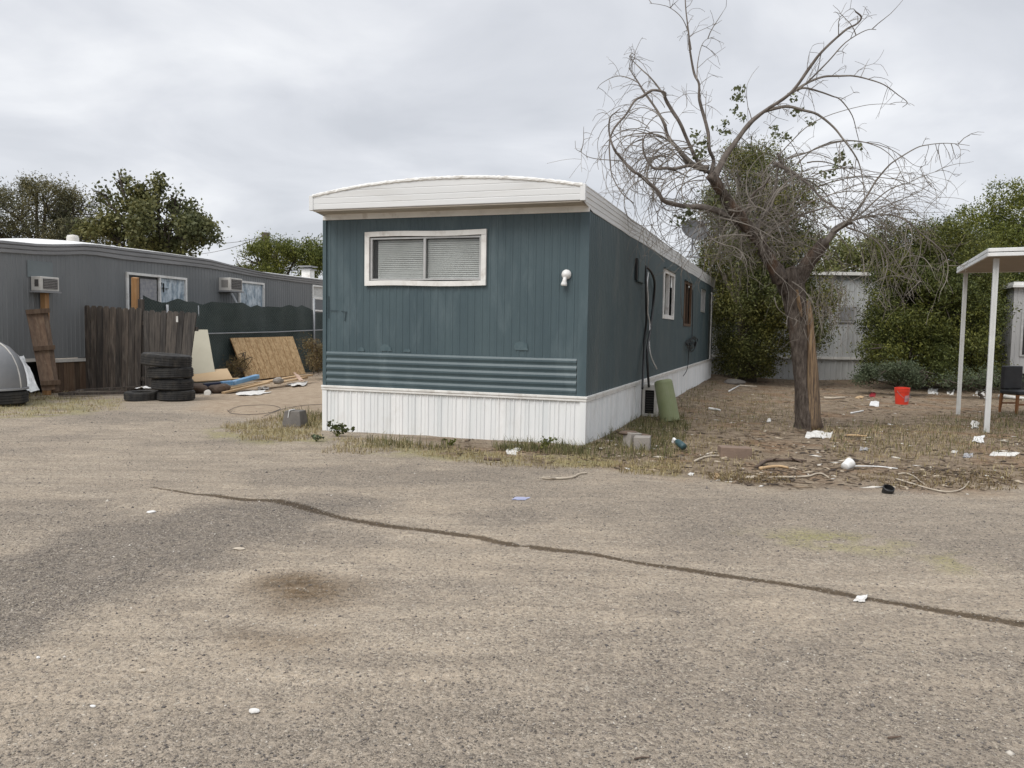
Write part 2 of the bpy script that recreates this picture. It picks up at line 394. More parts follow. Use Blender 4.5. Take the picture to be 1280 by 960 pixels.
def bark_mat():
    m, nt, b = newmat('split_bark')
    f = noise(nt, 9, 8, 0.7, (3.0, 3.0, 0.8))
    col = ramp(nt, f, [(0.30, (0.030, 0.024, 0.020)), (0.47, (0.085, 0.069, 0.058)), (0.60, (0.135, 0.112, 0.095)), (0.75, (0.20, 0.17, 0.145))])
    g = mapr(nt, noise(nt, 2.2, 3, 0.5, (1, 1, .5), 0, (4, 4, 1)), 0.55, 0.68, 0, 0.55)
    col = mixc(nt, g, col, (0.155, 0.088, 0.052))
    nt.links.new(col, b.inputs['Base Color']); b.inputs['Roughness'].default_value = 0.92; b.inputs['Specular IOR Level'].default_value = 0.2
    bm = node(nt, 'ShaderNodeBump', i_Distance=0.03); nt.links.new(f, bm.inputs['Height']); nt.links.new(bm.outputs[0], b.inputs['Normal'])
    return m
M['bark'] = bark_mat()
def splinter_mat():
    m, nt, b = newmat('exposed_heartwood')
    f = noise(nt, 8, 8, 0.6, (6, 6, 0.22))
    col = ramp(nt, f, [(0.36, (0.050, 0.032, 0.022)), (0.46, (0.13, 0.082, 0.048)), (0.56, (0.27, 0.178, 0.098)), (0.70, (0.40, 0.295, 0.175))])
    tz = node(nt, 'ShaderNodeTexCoord'); sz_ = node(nt, 'ShaderNodeSeparateXYZ'); nt.links.new(tz.outputs['Object'], sz_.inputs[0])
    low = mapr(nt, math_(nt, 'ADD', sz_.outputs['Z'], math_(nt, 'MULTIPLY', noise(nt, 5, 5, .7, (4, 4, .5)), 1.3)), 2.0, 1.1, 0, .75)
    col = mixc(nt, low, col, ramp(nt, noise(nt, 14, 6, .7, (3, 3, .4)), [(.4, (.045, .034, .028)), (.55, (.15, .105, .068)), (.68, (.30, .21, .12))]))
    nt.links.new(col, b.inputs['Base Color']); b.inputs['Roughness'].default_value = 0.8
    bm = node(nt, 'ShaderNodeBump', i_Distance=0.02); nt.links.new(f, bm.inputs['Height']); nt.links.new(bm.outputs[0], b.inputs['Normal'])
    return m
M['heartwood'] = splinter_mat()
def osb_mat():
    m, nt, b = newmat('oriented_strand_board')
    t = node(nt, 'ShaderNodeTexCoord')
    v = node(nt, 'ShaderNodeTexVoronoi', i_Scale=26.0); mp = node(nt, 'ShaderNodeMapping'); mp.inputs['Scale'].default_value = (1, 1, 0.55); mp.inputs['Rotation'].default_value = (0.3, 0.5, 0.4)
    nt.links.new(t.outputs['Object'], mp.inputs[0]); nt.links.new(mp.outputs[0], v.inputs['Vector'])
    s = node(nt, 'ShaderNodeSeparateColor'); nt.links.new(v.outputs['Color'], s.inputs[0])
    col = ramp(nt, s.outputs[0], [(0, (0.30, 0.19, 0.085)), (0.4, (0.41, 0.27, 0.13)), (1, (0.52, 0.36, 0.19))])
    nt.links.new(col, b.inputs['Base Color']); b.inputs['Roughness'].default_value = 0.75
    return m
M['osb'] = osb_mat()
def mesh_mat():
    m, nt, b = newmat('green_privacy_mesh')
    t = node(nt, 'ShaderNodeTexCoord')
    f = noise(nt, 3.0, 5, 0.6)
    col = mixc(nt, mapr(nt, f, 0.35, 0.7), (0.018, 0.032, 0.030), (0.034, 0.052, 0.046))
    nt.links.new(col, b.inputs['Base Color']); b.inputs['Roughness'].default_value = 0.75
    # chain link diamonds pressing through the cloth
    sp = node(nt, 'ShaderNodeSeparateXYZ'); nt.links.new(t.outputs['Object'], sp.inputs[0])
    a = math_(nt, 'ADD', sp.outputs['Y'], sp.outputs['Z']); c = math_(nt, 'SUBTRACT', sp.outputs['Y'], sp.outputs['Z'])
    wa = math_(nt, 'ABSOLUTE', math_(nt, 'SINE', math_(nt, 'MULTIPLY', a, 38.0))); wc = math_(nt, 'ABSOLUTE', math_(nt, 'SINE', math_(nt, 'MULTIPLY', c, 38.0)))
    mn = math_(nt, 'MINIMUM', wa, wc)
    wire = mapr(nt, mn, 0.10, 0.30, 0.8, 0)
    col2 = mixc(nt, wire, col, (0.10, 0.125, 0.118))
    nt.links.new(col2, b.inputs['Base Color'])
    bm = node(nt, 'ShaderNodeBump', i_Distance=0.02); nt.links.new(wire, bm.inputs['Height']); nt.links.new(bm.outputs[0], b.inputs['Normal'])
    return m
M['privacy'] = mesh_mat()

# ================================================================== GROUND
def poly_px(pts, extra_before=(), extra_after=()):
    return np.array(list(extra_before) + [G(u, v)[:2] for u, v in pts] + list(extra_after))
def seg_dist(x, y, P, closed=False):
    d = np.full(x.shape, 1e9)
    n = len(P)
    for i in range(n if closed else n - 1):
        a = P[i]; b = P[(i + 1) % n]
        ab = b - a
        t = np.clip(((x - a[0]) * ab[0] + (y - a[1]) * ab[1]) / (ab @ ab + 1e-12), 0, 1)
        d = np.minimum(d, np.hypot(x - a[0] - t * ab[0], y - a[1] - t * ab[1]))
    return d
def sdist(x, y, P):
    """signed distance to a closed outline, positive inside"""
    ins = np.zeros(x.shape, bool); n = len(P)
    for i in range(n):
        a = P[i]; b = P[(i + 1) % n]
        c = ((a[1] > y) != (b[1] > y)) & (x < (b[0] - a[0]) * (y - a[1]) / (b[1] - a[1] + 1e-12) + a[0])
        ins ^= c
    d = seg_dist(x, y, P, True)
    return np.where(ins, d, -d)
YARD = poly_px([(560, 566), (640, 577), (730, 584), (850, 597), (920, 606), (1000, 610), (1110, 611), (1200, 615), (1290, 606), (1500, 600)],
               extra_after=[(40, 12), (60, 90), (0, 90), (6.0, 26.0), (0.9, 10.3), (-1.2, 10.4)])
SANDP = poly_px([(250, 512), (330, 527), (420, 528), (420, 490), (400, 462), (360, 466), (300, 480), (250, 495)])
DARK1 = poly_px([(-120, 720), (0, 690), (70, 676), (200, 648), (300, 625), (420, 618), (500, 624), (470, 640), (400, 662), (290, 690), (215, 722), (120, 765), (40, 800), (-120, 850)])
DARK2 = poly_px([(560, 640), (640, 636), (700, 648), (640, 662), (570, 655)])
DARK3 = poly_px([(770, 655), (860, 640), (980, 660), (1010, 690), (900, 700), (800, 682)])
DARK4 = poly_px([(800, 745), (900, 765), (1000, 790), (960, 812), (860, 790), (780, 762)])
GREY1 = poly_px([(560, 585), (900, 615), (1300, 640), (1320, 690), (1000, 690), (740, 660), (560, 620)])
STAIN = poly_px([(350, 728), (385, 722), (430, 738), (420, 752), (370, 758), (340, 750)])
STAIN2 = poly_px([(290, 790), (330, 800), (420, 795), (380, 806), (310, 806)])
STRAW = [poly_px(q) for q in ([(940, 672), (990, 660), (1050, 664), (1130, 678), (1110, 692), (1040, 688), (980, 680)], [(1165, 695), (1200, 694), (1220, 706), (1190, 710)],
                              [(-40, 498), (60, 495), (140, 500), (150, 512), (60, 522), (-40, 528)], [(255, 540), (300, 528), (400, 522), (408, 552), (330, 553)],
                              [(410, 548), (560, 562), (730, 572), (850, 580), (850, 596), (720, 586), (560, 575), (420, 560)])]
TRAIL = poly_px([(190, 609), (215, 613), (245, 618), (300, 624), (345, 626), (390, 637), (420, 646), (470, 655), (540, 664), (600, 672), (640, 681), (672, 685), (720, 690), (800, 704), (870, 714), (960, 727), (1050, 742), (1130, 756), (1200, 768), (1280, 781), (1420, 803), (1700, 842), (2200, 900)])
def zones(x, y):
    n1_ = fbm(x * 1.1, y * 1.1, 4) - 0.47
    n2_ = fbm(x * 3.1 + 31, y * 3.1, 3) - 0.44
    def w(P, soft, amp=0.9, lim=True):
        return sstep(-soft, soft, sdist(x, y, P) + n1_ * amp + n2_ * amp * 0.35)
    dirt = w(YARD, 0.42, 1.2)
    dark = np.maximum.reduce([w(DARK1, 0.22, 0.75), 0.75 * w(DARK2, 0.3), 0.7 * w(DARK3, 0.5), 0.6 * w(DARK4, 0.45), 0.38 * w(GREY1, 0.5)])
    # general patchiness of the lot
    dark = np.maximum(dark, 0.55 * sstep(0.50, 0.66, fbm(x * 0.55 + 3, y * 0.9 + 8, 4)))
    dark = np.maximum(dark, 0.5 * sstep(3.6, 2.5, y + n1_ * 3))
    dark = dark * (1 - dirt)
    stain = np.maximum(w(STAIN, 0.22, 0.5), 0.45 * w(STAIN2, 0.12, 0.4))
    sand = w(SANDP, 0.35, 0.6)
    straw = np.zeros_like(x)
    for i, P in enumerate(STRAW):
        straw = np.maximum(straw, (1.0 if i < 2 else 0.9) * w(P, 0.22, 0.7) * sstep(0.30, 0.46, fbm(x * 5, y * 5 + 50, 3)))
    tr = seg_dist(x, y, TRAIL)
    # distance scaled so the trail is thin where it starts
    s = sstep(-3.6, -1.6, x)
    wid = (0.013 + 0.026 * s) * (0.6 + 0.5 * vnoise(x * 1.7, y * 1.7) + 0.5 * vnoise(x * 5.3 + 4, y * 5.3)) * np.where((x > 0.07) & (x < 0.13), 0.45, 1.0)
    trail = np.clip(1.5 - tr / wid, -1, 1.5)
    return dirt, dark, stain, sand, straw, trail
def axis(dense, far):
    out = [np.arange(a, b, s) for a, b, s in dense]
    v = np.concatenate(out)
    lo, hi = v[0], v[-1]
    g = lambda st: np.cumsum(st * 1.16 ** np.arange(1, far))
    return np.concatenate([(lo - g(0.1))[::-1], v, hi + g(0.1)])
gx = axis([(-10, -5, 0.06), (-5, 5, 0.035), (5, 11, 0.06)], 44)
gy = axis([(1.6, 7, 0.03), (7, 13, 0.05), (13, 28, 0.13)], 44)
X, Y = np.meshgrid(gx, gy, indexing='ij')
xf, yf = X.ravel(), Y.ravel()
zf = hgt(xf, yf)
dirt, dark, stain, sand, straw, trail = zones(xf, yf)
nx, ny = len(gx), len(gy)
idx = np.arange(nx * ny).reshape(nx, ny)
F = np.stack([idx[:-1, :-1], idx[1:, :-1], idx[1:, 1:], idx[:-1, 1:]], -1).reshape(-1, 4)
def ground_mat():
    m, nt, b = newmat('gravel_and_dirt')
    a1 = node(nt, 'ShaderNodeAttribute', attribute_name='zone_a'); a2 = node(nt, 'ShaderNodeAttribute', attribute_name='zone_b')
    s1 = node(nt, 'ShaderNodeSeparateColor'); nt.links.new(a1.outputs['Color'], s1.inputs[0])
    s2 = node(nt, 'ShaderNodeSeparateColor'); nt.links.new(a2.outputs['Color'], s2.inputs[0])
    zd, zk, zs = s1.outputs; za, zy, zt = s2.outputs
    t = node(nt, 'ShaderNodeTexCoord')
    def voro(scale):
        v = node(nt, 'ShaderNodeTexVoronoi', i_Scale=scale); nt.links.new(t.outputs['Object'], v.inputs['Vector'])
        s = node(nt, 'ShaderNodeSeparateColor'); nt.links.new(v.outputs['Color'], s.inputs[0])
        return v.outputs['Distance'], s.outputs[0], s.outputs[1]
    d1, r1, q1 = voro(88); d2, r2, q2 = voro(190)
    stone = [(0, (0.13, 0.115, 0.10)), (0.3, (0.255, 0.222, 0.188)), (0.62, (0.35, 0.305, 0.25)), (0.93, (0.43, 0.38, 0.32)), (1, (0.58, 0.54, 0.47))]
    stone_d = [(0, (0.095, 0.082, 0.072)), (0.35, (0.195, 0.172, 0.148)), (0.7, (0.275, 0.24, 0.202)), (0.95, (0.34, 0.305, 0.26)), (1, (0.54, 0.51, 0.46))]
    c1 = mixc(nt, 0.5, ramp(nt, r1, stone), ramp(nt, r2, stone))
    c2 = mixc(nt, 0.45, ramp(nt, r1, stone_d), ramp(nt, r2, stone_d))
    fine = noise(nt, 170, 3, 0.7); mid = noise(nt, 2.4, 6, 0.62, (1, 1.5, 1)); big = noise(nt, 0.45, 5, 0.6)
    sandc = ramp(nt, fine, [(0.3, (0.265, 0.222, 0.178)), (0.5, (0.38, 0.325, 0.262)), (0.72, (0.49, 0.435, 0.36))])
    cov = mapr(nt, math_(nt, 'ADD', math_(nt, 'MULTIPLY', mid, 0.7), math_(nt, 'MULTIPLY', big, 0.5)), 0.50, 0.72)
    # sparse stones lying in sand: only some cells count as stones
    some = math_(nt, 'GREATER_THAN', q1, math_(nt, 'SUBTRACT', 0.72, math_(nt, 'MULTIPLY', cov, 0.55)))
    lot = mixc(nt, some, sandc, c1)
    lot = mixc(nt, math_(nt, 'MULTIPLY', cov, 0.45), lot, c1)
    streak = mapr(nt, noise(nt, 2.2, 7, 0.7, (0.45, 2.6, 1), 0.6), 0.36, 0.66)
    lot = mixc(nt, 0.55, lot, mixc(nt, 1.0, lot, mixc(nt, streak, (0.66, 0.64, 0.62), (1.16, 1.14, 1.10)), 'MULTIPLY'))
    clod = mapr(nt, noise(nt, 26, 4, 0.75), 0.62, 0.70, 0, 0.6)
    lot = mixc(nt, clod, lot, mixc(nt, 1.0, lot, (0.5, 0.46, 0.42), 'MULTIPLY'))
    grit = mapr(nt, noise(nt, 30, 9, 0.82), 0.35, 0.65)
    lot = mixc(nt, 1.0, lot, mixc(nt, grit, (0.80, 0.785, 0.765), (1.44, 1.41, 1.36)), 'MULTIPLY')
    dk = math_(nt, 'MULTIPLY', zk, mapr(nt, noise(nt, 9, 4, 0.6), 0.25, 0.6, 0.55, 1.0), True)
    lot = mixc(nt, dk, lot, mixc(nt, 1.0, c2, mixc(nt, grit, (0.68, 0.665, 0.65), (1.30, 1.275, 1.24)), 'MULTIPLY'))
    # yard dirt
    f1 = noise(nt, 5, 7, 0.68); f2 = noise(nt, 38, 5, 0.7)
    dirtc = ramp(nt, math_(nt, 'ADD', math_(nt, 'MULTIPLY', f1, 0.55), math_(nt, 'MULTIPLY', f2, 0.45)),
                 [(0.36, (0.085, 0.063, 0.044)), (0.46, (0.195, 0.148, 0.104)), (0.55, (0.295, 0.232, 0.165)), (0.66, (0.42, 0.35, 0.265))])
    reddish = mapr(nt, noise(nt, 1.1, 4, 0.6, (1, 1, 1), 0, (7, 2, 0)), 0.52, 0.62, 0, 0.38)
    dirtc = mixc(nt, reddish, dirtc, (0.26, 0.145, 0.075))
    col = mixc(nt, zd, lot, dirtc)
    sandp = ramp(nt, math_(nt, 'ADD', math_(nt, 'MULTIPLY', f1, 0.6), math_(nt, 'MULTIPLY', fine, 0.4)), [(0.35, (0.26, 0.185, 0.125)), (0.52, (0.43, 0.335, 0.24)), (0.7, (0.54, 0.45, 0.34))])
    col = mixc(nt, math_(nt, 'MULTIPLY', za, 0.8), col, sandp)
    strawc = ramp(nt, f2, [(0.35, (0.20, 0.185, 0.075)), (0.55, (0.35, 0.325, 0.14)), (0.7, (0.47, 0.43, 0.23))])
    col = mixc(nt, math_(nt, 'MULTIPLY', zy, mapr(nt, noise(nt, 30, 4, 0.7), 0.35, 0.6, 0.1, 0.9)), col, strawc)
    # oil stain and the damp trickle across the lot
    oil = math_(nt, 'MULTIPLY', zs, mapr(nt, noise(nt, 14, 5, 0.7), 0.25, 0.6, 0.5, 1.0))
    col = mixc(nt, oil, col, mixc(nt, 1.0, col, (0.40, 0.335, 0.26), 'MULTIPLY'))
    tn = math_(nt, 'ADD', zt, math_(nt, 'MULTIPLY', math_(nt, 'SUBTRACT', noise(nt, 38, 6, 0.8), 0.5), 3.6))
    wet = mapr(nt, tn, 0.15, 0.75, 0, 0.92)
    col = mixc(nt, wet, col, mixc(nt, 0.55, mixc(nt, 1.0, col, (0.30, 0.25, 0.19), 'MULTIPLY'), (0.075, 0.056, 0.038)))
    nt.links.new(col, b.inputs['Base Color'])
    b.inputs['Roughness'].default_value = 0.95; b.inputs['Specular IOR Level'].default_value = 0.15
    hgtn = math_(nt, 'ADD', math_(nt, 'MULTIPLY', math_(nt, 'SUBTRACT', 1.0, d1), math_(nt, 'ADD', some, math_(nt, 'MULTIPLY', zk, 0.8))), math_(nt, 'MULTIPLY', f2, 1.3))
    hgtn = math_(nt, 'ADD', hgtn, math_(nt, 'MULTIPLY', math_(nt, 'SUBTRACT', 1.0, d2), 0.5))
    bm = node(nt, 'ShaderNodeBump', i_Distance=0.010, i_Strength=0.9); nt.links.new(hgtn, bm.inputs['Height']); nt.links.new(bm.outputs[0], b.inputs['Normal'])
    return m
ground = np_mesh('ground', np.stack([xf, yf, zf], 1), F, ground_mat(), smooth=True)
tag(ground, kind='structure')
for nm, ch in (('zone_a', (dirt, dark, stain)), ('zone_b', (sand, straw, trail))):
    at = ground.data.attributes.new(nm, 'FLOAT_COLOR', 'POINT')
    at.data.foreach_set('color', np.stack([*ch, np.ones_like(xf)], 1).astype(np.float32).ravel())

# ------------------------------------------------------------------ scatter helpers
def blades(P, h, w, lean, seed=0):
    """three-vertex grass blades with a bend: P (N,3), h (N,)"""
    r = np.random.default_rng(seed); n = len(P)
    a = r.random(n) * 2 * PI; d = np.stack([np.cos(a), np.sin(a), np.zeros(n)], 1)
    sd = np.stack([-np.sin(a), np.cos(a), np.zeros(n)], 1)
    ln = (lean * r.random(n) * h)[:, None]; hw = (w * (0.6 + 0.8 * r.random(n)))[:, None] * 0.5
    up = np.array([0, 0, 1.0])
    base = P - up * 0.01
    mid = P + up * h[:, None] * 0.55 + d * ln * 0.35
    tip = P + up * h[:, None] * (1 - 0.35 * np.clip(lean, 0, 1) * r.random(n))[:, None] + d * ln
    V = np.stack([base - sd * hw, base + sd * hw, mid + sd * hw * 0.8, mid - sd * hw * 0.8, tip - sd * hw * .15, tip + sd * hw * .15], 1).reshape(-1, 3)
    i = np.arange(n)[:, None] * 6
    F_ = np.concatenate([i + np.array([0, 1, 2, 3]), i + np.array([3, 2, 5, 4])])
    return V, F_
def chips(P, size, flat=0.5, seed=0, aspect=1.0):
    """small irregular solids: 6-vertex stones"""
    r = np.random.default_rng(seed); n = len(P)
    base = np.array([[1, 0, 0], [-1, 0, 0], [0, 1, 0], [0, -1, 0], [0, 0, 1], [0, 0, -1.0]])
    V = base[None] * (0.65 + 0.7 * r.random((n, 6, 1)))
    V[:, :, 0] *= (1 + (aspect - 1) * r.random(n))[:, None]
    V[:, :, 2] *= (flat * (0.6 + 0.8 * r.random(n)))[:, None]
    V += (r.random((n, 6, 3)) - 0.5) * 0.35 * np.array([1, 1, flat])
    a = r.random(n) * 2 * PI; c, s = np.cos(a)[:, None], np.sin(a)[:, None]
    x = V[:, :, 0] * c - V[:, :, 1] * s; y = V[:, :, 0] * s + V[:, :, 1] * c
    V = np.stack([x, y, V[:, :, 2]], -1) * size[:, None, None] + P[:, None, :]
    t = np.array([[0, 2, 4], [2, 1, 4], [1, 3, 4], [3, 0, 4], [2, 0, 5], [1, 2, 5], [3, 1, 5], [0, 3, 5]])
    F_ = (np.arange(n)[:, None, None] * 6 + t[None]).reshape(-1, 3)
    return V.reshape(-1, 3), F_
def gp(x, y, dz=0.0):
    return np.stack([x, y, hgt(x, y) + dz], 1)
def in_home(x, y):
    lx = (x - 0.908) * HE[0] + (y - 9.973) * HE[1]; ly = (x - 0.908) * HS[0] + (y - 9.973) * HS[1]
    return (lx > -3.78) & (lx < 0.03) & (ly > -0.03) & (ly < 16.9)
HANG = math.radians(-19.0)
HE = np.array([math.cos(HANG), math.sin(HANG), 0]); HS = np.array([-HE[1], HE[0], 0])
HO = np.array([0.908, 9.973, 0.0])

# loose gravel on the lot
n = 95000
yy = 2.3 * (13.5 / 2.3) ** rng.random(n); xx = (rng.random(n) * 2 - 1) * (yy * 0.72 + 0.8)
dz_, dk_, *_r = zones(xx, yy)
keep = (rng.random(n) < 0.28 + 0.75 * dk_) & (dz_ < 0.5) & ~in_home(xx, yy)
xx, yy = xx[keep], yy[keep]
sz = 0.0024 + 0.0048 * rng.random(len(xx)) ** 3 + 0.0005 * yy * rng.random(len(xx))
sz[rng.random(len(xx)) < 0.006] *= 2.2
V, F_ = chips(gp(xx, yy, 0.001), sz, 0.65, 3)
gravel = np_mesh('gravel', V, F_, M['stones']); tag(gravel, kind='stuff')

# wood chips, bark and litter crumbs over the yard
n = 17000
uu = 560 + 760 * rng.random(n); vv = 470 + 145 * rng.random(n) ** 0.9
pts = np.array([G(a, b)[:2] for a, b in zip(uu[:9000], vv[:9000])])
pts = pts + (rng.random(pts.shape) - 0.5) * 0.3
dz_, *_r = zones(pts[:, 0], pts[:, 1])
pts = pts[(dz_ > 0.5) & ~in_home(pts[:, 0], pts[:, 1])]
clus = fbm(pts[:, 0] * 1.3, pts[:, 1] * 1.3, 3)
pts = pts[rng.random(len(pts)) < sstep(0.3, 0.6, clus) * 0.9 + 0.2]
V, F_ = chips(gp(pts[:, 0], pts[:, 1], 0.004), 0.008 + 0.03 * rng.random(len(pts)) ** 4 + 0.012 * rng.random(len(pts)), 0.3, 5, 3.2)
tag(np_mesh('wood_chips', V, F_, M['litter_bits']), kind='stuff')

# dry straw tufts and green weeds
def scatter_px(rects, n, seed):
    r = np.random.default_rng(seed); out = []
    for poly, wgt in rects:
        P = poly_px(poly); lo, hi = P.min(0), P.max(0)
        k = int(n * wgt); q = lo + r.random((k * 3, 2)) * (hi - lo)
        d = sdist(q[:, 0], q[:, 1], P) + (fbm(q[:, 0] * 2.2, q[:, 1] * 2.2, 3) - 0.44) * 0.9
        q = q[d > 0][:k]; out.append(q)
    q = np.concatenate(out)
    return q[~in_home(q[:, 0], q[:, 1])]
q = scatter_px([([(-40, 493), (75, 488), (150, 498), (150, 512), (60, 520), (-40, 526)], 0.22), ([(255, 540), (310, 527), (408, 518), (408, 550), (330, 552)], 0.26),
                ([(405, 546), (560, 560), (730, 570), (850, 578), (860, 597), (720, 588), (560, 576), (420, 562)], 0.22),
                ([(740, 560), (840, 540), (960, 560), (920, 606), (850, 598)], 0.10), ([(1080, 560), (1280, 530), (1300, 606), (1150, 611)], 0.08), ([(830, 500), (960, 490), (980, 540), (850, 540)], 0.12), ([(840, 486), (1290, 484), (1290, 600), (900, 600)], 0.11), ([(1030, 535), (1200, 530), (1200, 575), (1030, 575)], 0.16)], 17000, 11)
P = gp(q[:, 0], q[:, 1]); hh = 0.015 + 0.075 * rng.random(len(q)) ** 2
V, F_ = blades(P, hh, 0.006, 1.6, 12)
tag(np_mesh('dry_grass', V, F_, M['straw']), kind='stuff')
q = scatter_px([([(735, 562), (800, 522), (850, 520), (850, 570), (800, 578), (730, 574)], 0.40), ([(600, 556), (730, 563), (735, 572), (600, 566)], 0.13), ([(460, 550), (600, 560), (600, 566), (460, 556)], 0.05),
                ([(960, 468), (1110, 468), (1280, 470), (1280, 484), (1110, 482), (960, 480)], 0.14), ([(1170, 520), (1280, 515), (1280, 545), (1180, 545)], 0.08), ([(350, 515), (408, 515), (408, 535), (380, 540)], 0.07), ([(845, 500), (892, 478), (900, 484), (850, 512)], 0.08), ([(1030, 530), (1280, 520), (1280, 570), (1030, 570)], 0.14), ([(850, 500), (1000, 490), (1000, 545), (850, 545)], 0.06)], 11000, 21)
P = gp(q[:, 0], q[:, 1]); hh = 0.02 + 0.15 * rng.random(len(q)) ** 2.2
V, F_ = blades(P, hh, 0.007, 0.9, 22)
tag(np_mesh('green_weeds', V, F_, M['weed']), kind='stuff')
q = scatter_px([([(1080, 590), (1240, 588), (1240, 612), (1100, 610)], 0.5), ([(880, 592), (1000, 596), (1000, 606), (880, 603)], 0.3), ([(900, 480), (1000, 485), (980, 530), (880, 520)], 0.2)], 3500, 31)
P = gp(q[:, 0], q[:, 1]); hh = 0.01 + 0.05 * rng.random(len(q)) ** 2
V, F_ = blades(P, hh, 0.006, 2.2, 32)
tag(np_mesh('rusty_dead_grass', V, F_, M['rust_brush']), kind='stuff')

# ================================================================== MAIN MOBILE HOME
def beam(mb, P0, P1, w, h, up=(0, 0, 1)):
    P0, P1 = np.asarray(P0, float), np.asarray(P1, float); t = P1 - P0; t = t / np.linalg.norm(t)
    s = np.cross(t, np.asarray(up, float)); s = s / np.linalg.norm(s); u = np.cross(s, t)
    vs = [P + s * a * w / 2 + u * b * h / 2 for P in (P0, P1) for a, b in ((-1, -1), (1, -1), (1, 1), (-1, 1))]
    mb.add(vs, [(0, 1, 2, 3), (7, 6, 5, 4), (0, 4, 5, 1), (1, 5, 6, 2), (2, 6, 7, 3), (3, 7, 4, 0)])

def ribs(a, b, period, depth, duty=(0.62, 0.72, 0.90), jit=0.0):
    out = []; x = a
    while x < b - 1e-4:
        p = period * (1 + random.uniform(-jit, jit))
        for fx_, o in ((0, 0), (duty[0], 0), (duty[1], 1), (duty[2], 1)):
            if x + fx_ * p < b: out.append((x + fx_ * p, o * depth))
        x += p
    out.append((b, 0)); return out
def insert_stations(prof, cuts):
    xs = [p[0] for p in prof]; os_ = [p[1] for p in prof]
    ex = sorted(set(xs + list(cuts)))
    return [(x, float(np.interp(x, xs, os_))) for x in ex]
def panel(mb, prof, zs, f, holes=(), warp=0.0, seed=0.0):
    """corrugated sheet: prof = (along, out) stations, zs rows, f maps (along, z, out) to a point"""
    m = len(prof); b = len(mb.v)
    for z in zs:
        for (x, o) in prof:
            w = warp * (float(fbm(x * 1.3 + seed, z * 1.6 + seed)) - 0.47) if warp else 0
            mb.v.append(tuple(float(c) for c in f(x, z, o + w)))
    for i in range(len(zs) - 1):
        for j in range(m - 1):
            cx = (prof[j][0] + prof[j + 1][0]) / 2; cz = (zs[i] + zs[i + 1]) / 2
            if any(h[0] < cx < h[1] and h[2] < cz < h[3] for h in holes): continue
            k = b + i * m + j
            mb.f.append((k, k + 1, k + m + 1, k + m))
    return mb
def rows(a, b, n, cuts=()):
    return sorted(set(list(np.linspace(a, b, n)) + list(cuts)))
WID, LEN = 3.74, 17.3
home = empty('mobile_home', HO, HANG)
tag(home, 'teal single wide mobile home with white skirting and arched white roof edge', 'mobile home')
front = lambda x, z, o: (x, -o, z)
side = lambda y, z, o: (o, y, z)
wx0, wx1, wz0, wz1 = -3.030, -1.385, 2.075, 2.668
pr = insert_stations(ribs(-WID, 0.0, 0.104, 0.007, jit=0.06), (wx0, wx1))
panel(MB(), pr, rows(1.085, 2.915, 14, (wz0, wz1)), front, [(wx0, wx1, wz0, wz1)], 0.014).build('front_wall', M['teal'], home)
# horizontal ribbed band along the bottom of the front
band = MB(); prof = [(0.0, 1.10)]
zz = 1.10
for k in range(5):
    prof += [(0.004, zz - 0.004), (0.016, zz - 0.028), (0.016, zz - 0.050), (0.004, zz - 0.078), (0.002, zz - 0.094)]; zz -= 0.094
prof.append((0.002, 0.622))
band.grid([[(x, -o - 0.012 - 0.004 * math.sin(x * 2.1), z + 0.003 * math.sin(x * 1.3)) for o, z in prof] for x in np.linspace(-WID + 0.04, -0.105, 24)])
band.build('ribbed_band', M['teal'], home)
tr = MB(); tr.prism([(-0.10, 0.622), (0.022, 0.622), (0.022, 2.915), (-0.10, 2.915)], 0.07, Matrix.Translation((0, -0.022, 0)))
tr.build('corner_trim', M['teal'], home, bevel=0.004)
tr = MB(); tr.box((-WID - 0.02, -0.022, 0.622), (-WID + 0.036, 0.05, 2.915))
tr.build('corner_trim', M['teal'], home, bevel=0.004)
# scuffed patches of paint above the band
for (u, v, w, h) in ((452, 437, .10, .06), (482, 435, .19, .10), (509, 438, .11, .05), (652, 433, .20, .12)):
    P = on_plane(u, v, HO, HS) - HO; lx, lz = P @ HE, P[2]
    s = MB(); pts = [(lx + w * .5 * math.cos(t) * random.uniform(.8, 1.1), -0.0128, lz - h * .4 + h * math.sin(t) ** .7 * random.uniform(.88, 1.0)) for t in np.linspace(0, PI, 18)]
    s.add(pts, [tuple(range(18))]).build('paint_scuff', surf('scuff', (0.060, 0.096, 0.110), (0.086, 0.124, 0.136), 9, coarse=(.42, .58)) if 'scuff' not in M else M['scuff'], home)
M['paint_line'] = surf('dark_paint_line', (0.026, 0.042, 0.050), rough=.6)
for (a, b) in (((411.5, 370), (411.5, 398)), ((413, 388), (424, 388.5)), ((427, 389), (434, 390)), ((433, 390), (431.5, 401))):
    A_, B_ = [on_plane(u, v, HO, HS) - HO for u, v in (a, b)]
    q_ = MB(); beam(q_, (A_ @ HE, -0.0125, A_[2]), (B_ @ HE, -0.0125, B_[2]), .006, .004, (0, 1, 0)) if abs(A_[2] - B_[2]) < .05 else beam(q_, (A_ @ HE, -0.0125, A_[2]), (B_ @ HE, -0.0125, B_[2]), .006, .008, (1, 0, 0))
    q_.build('paint_line', M['paint_line'], home)
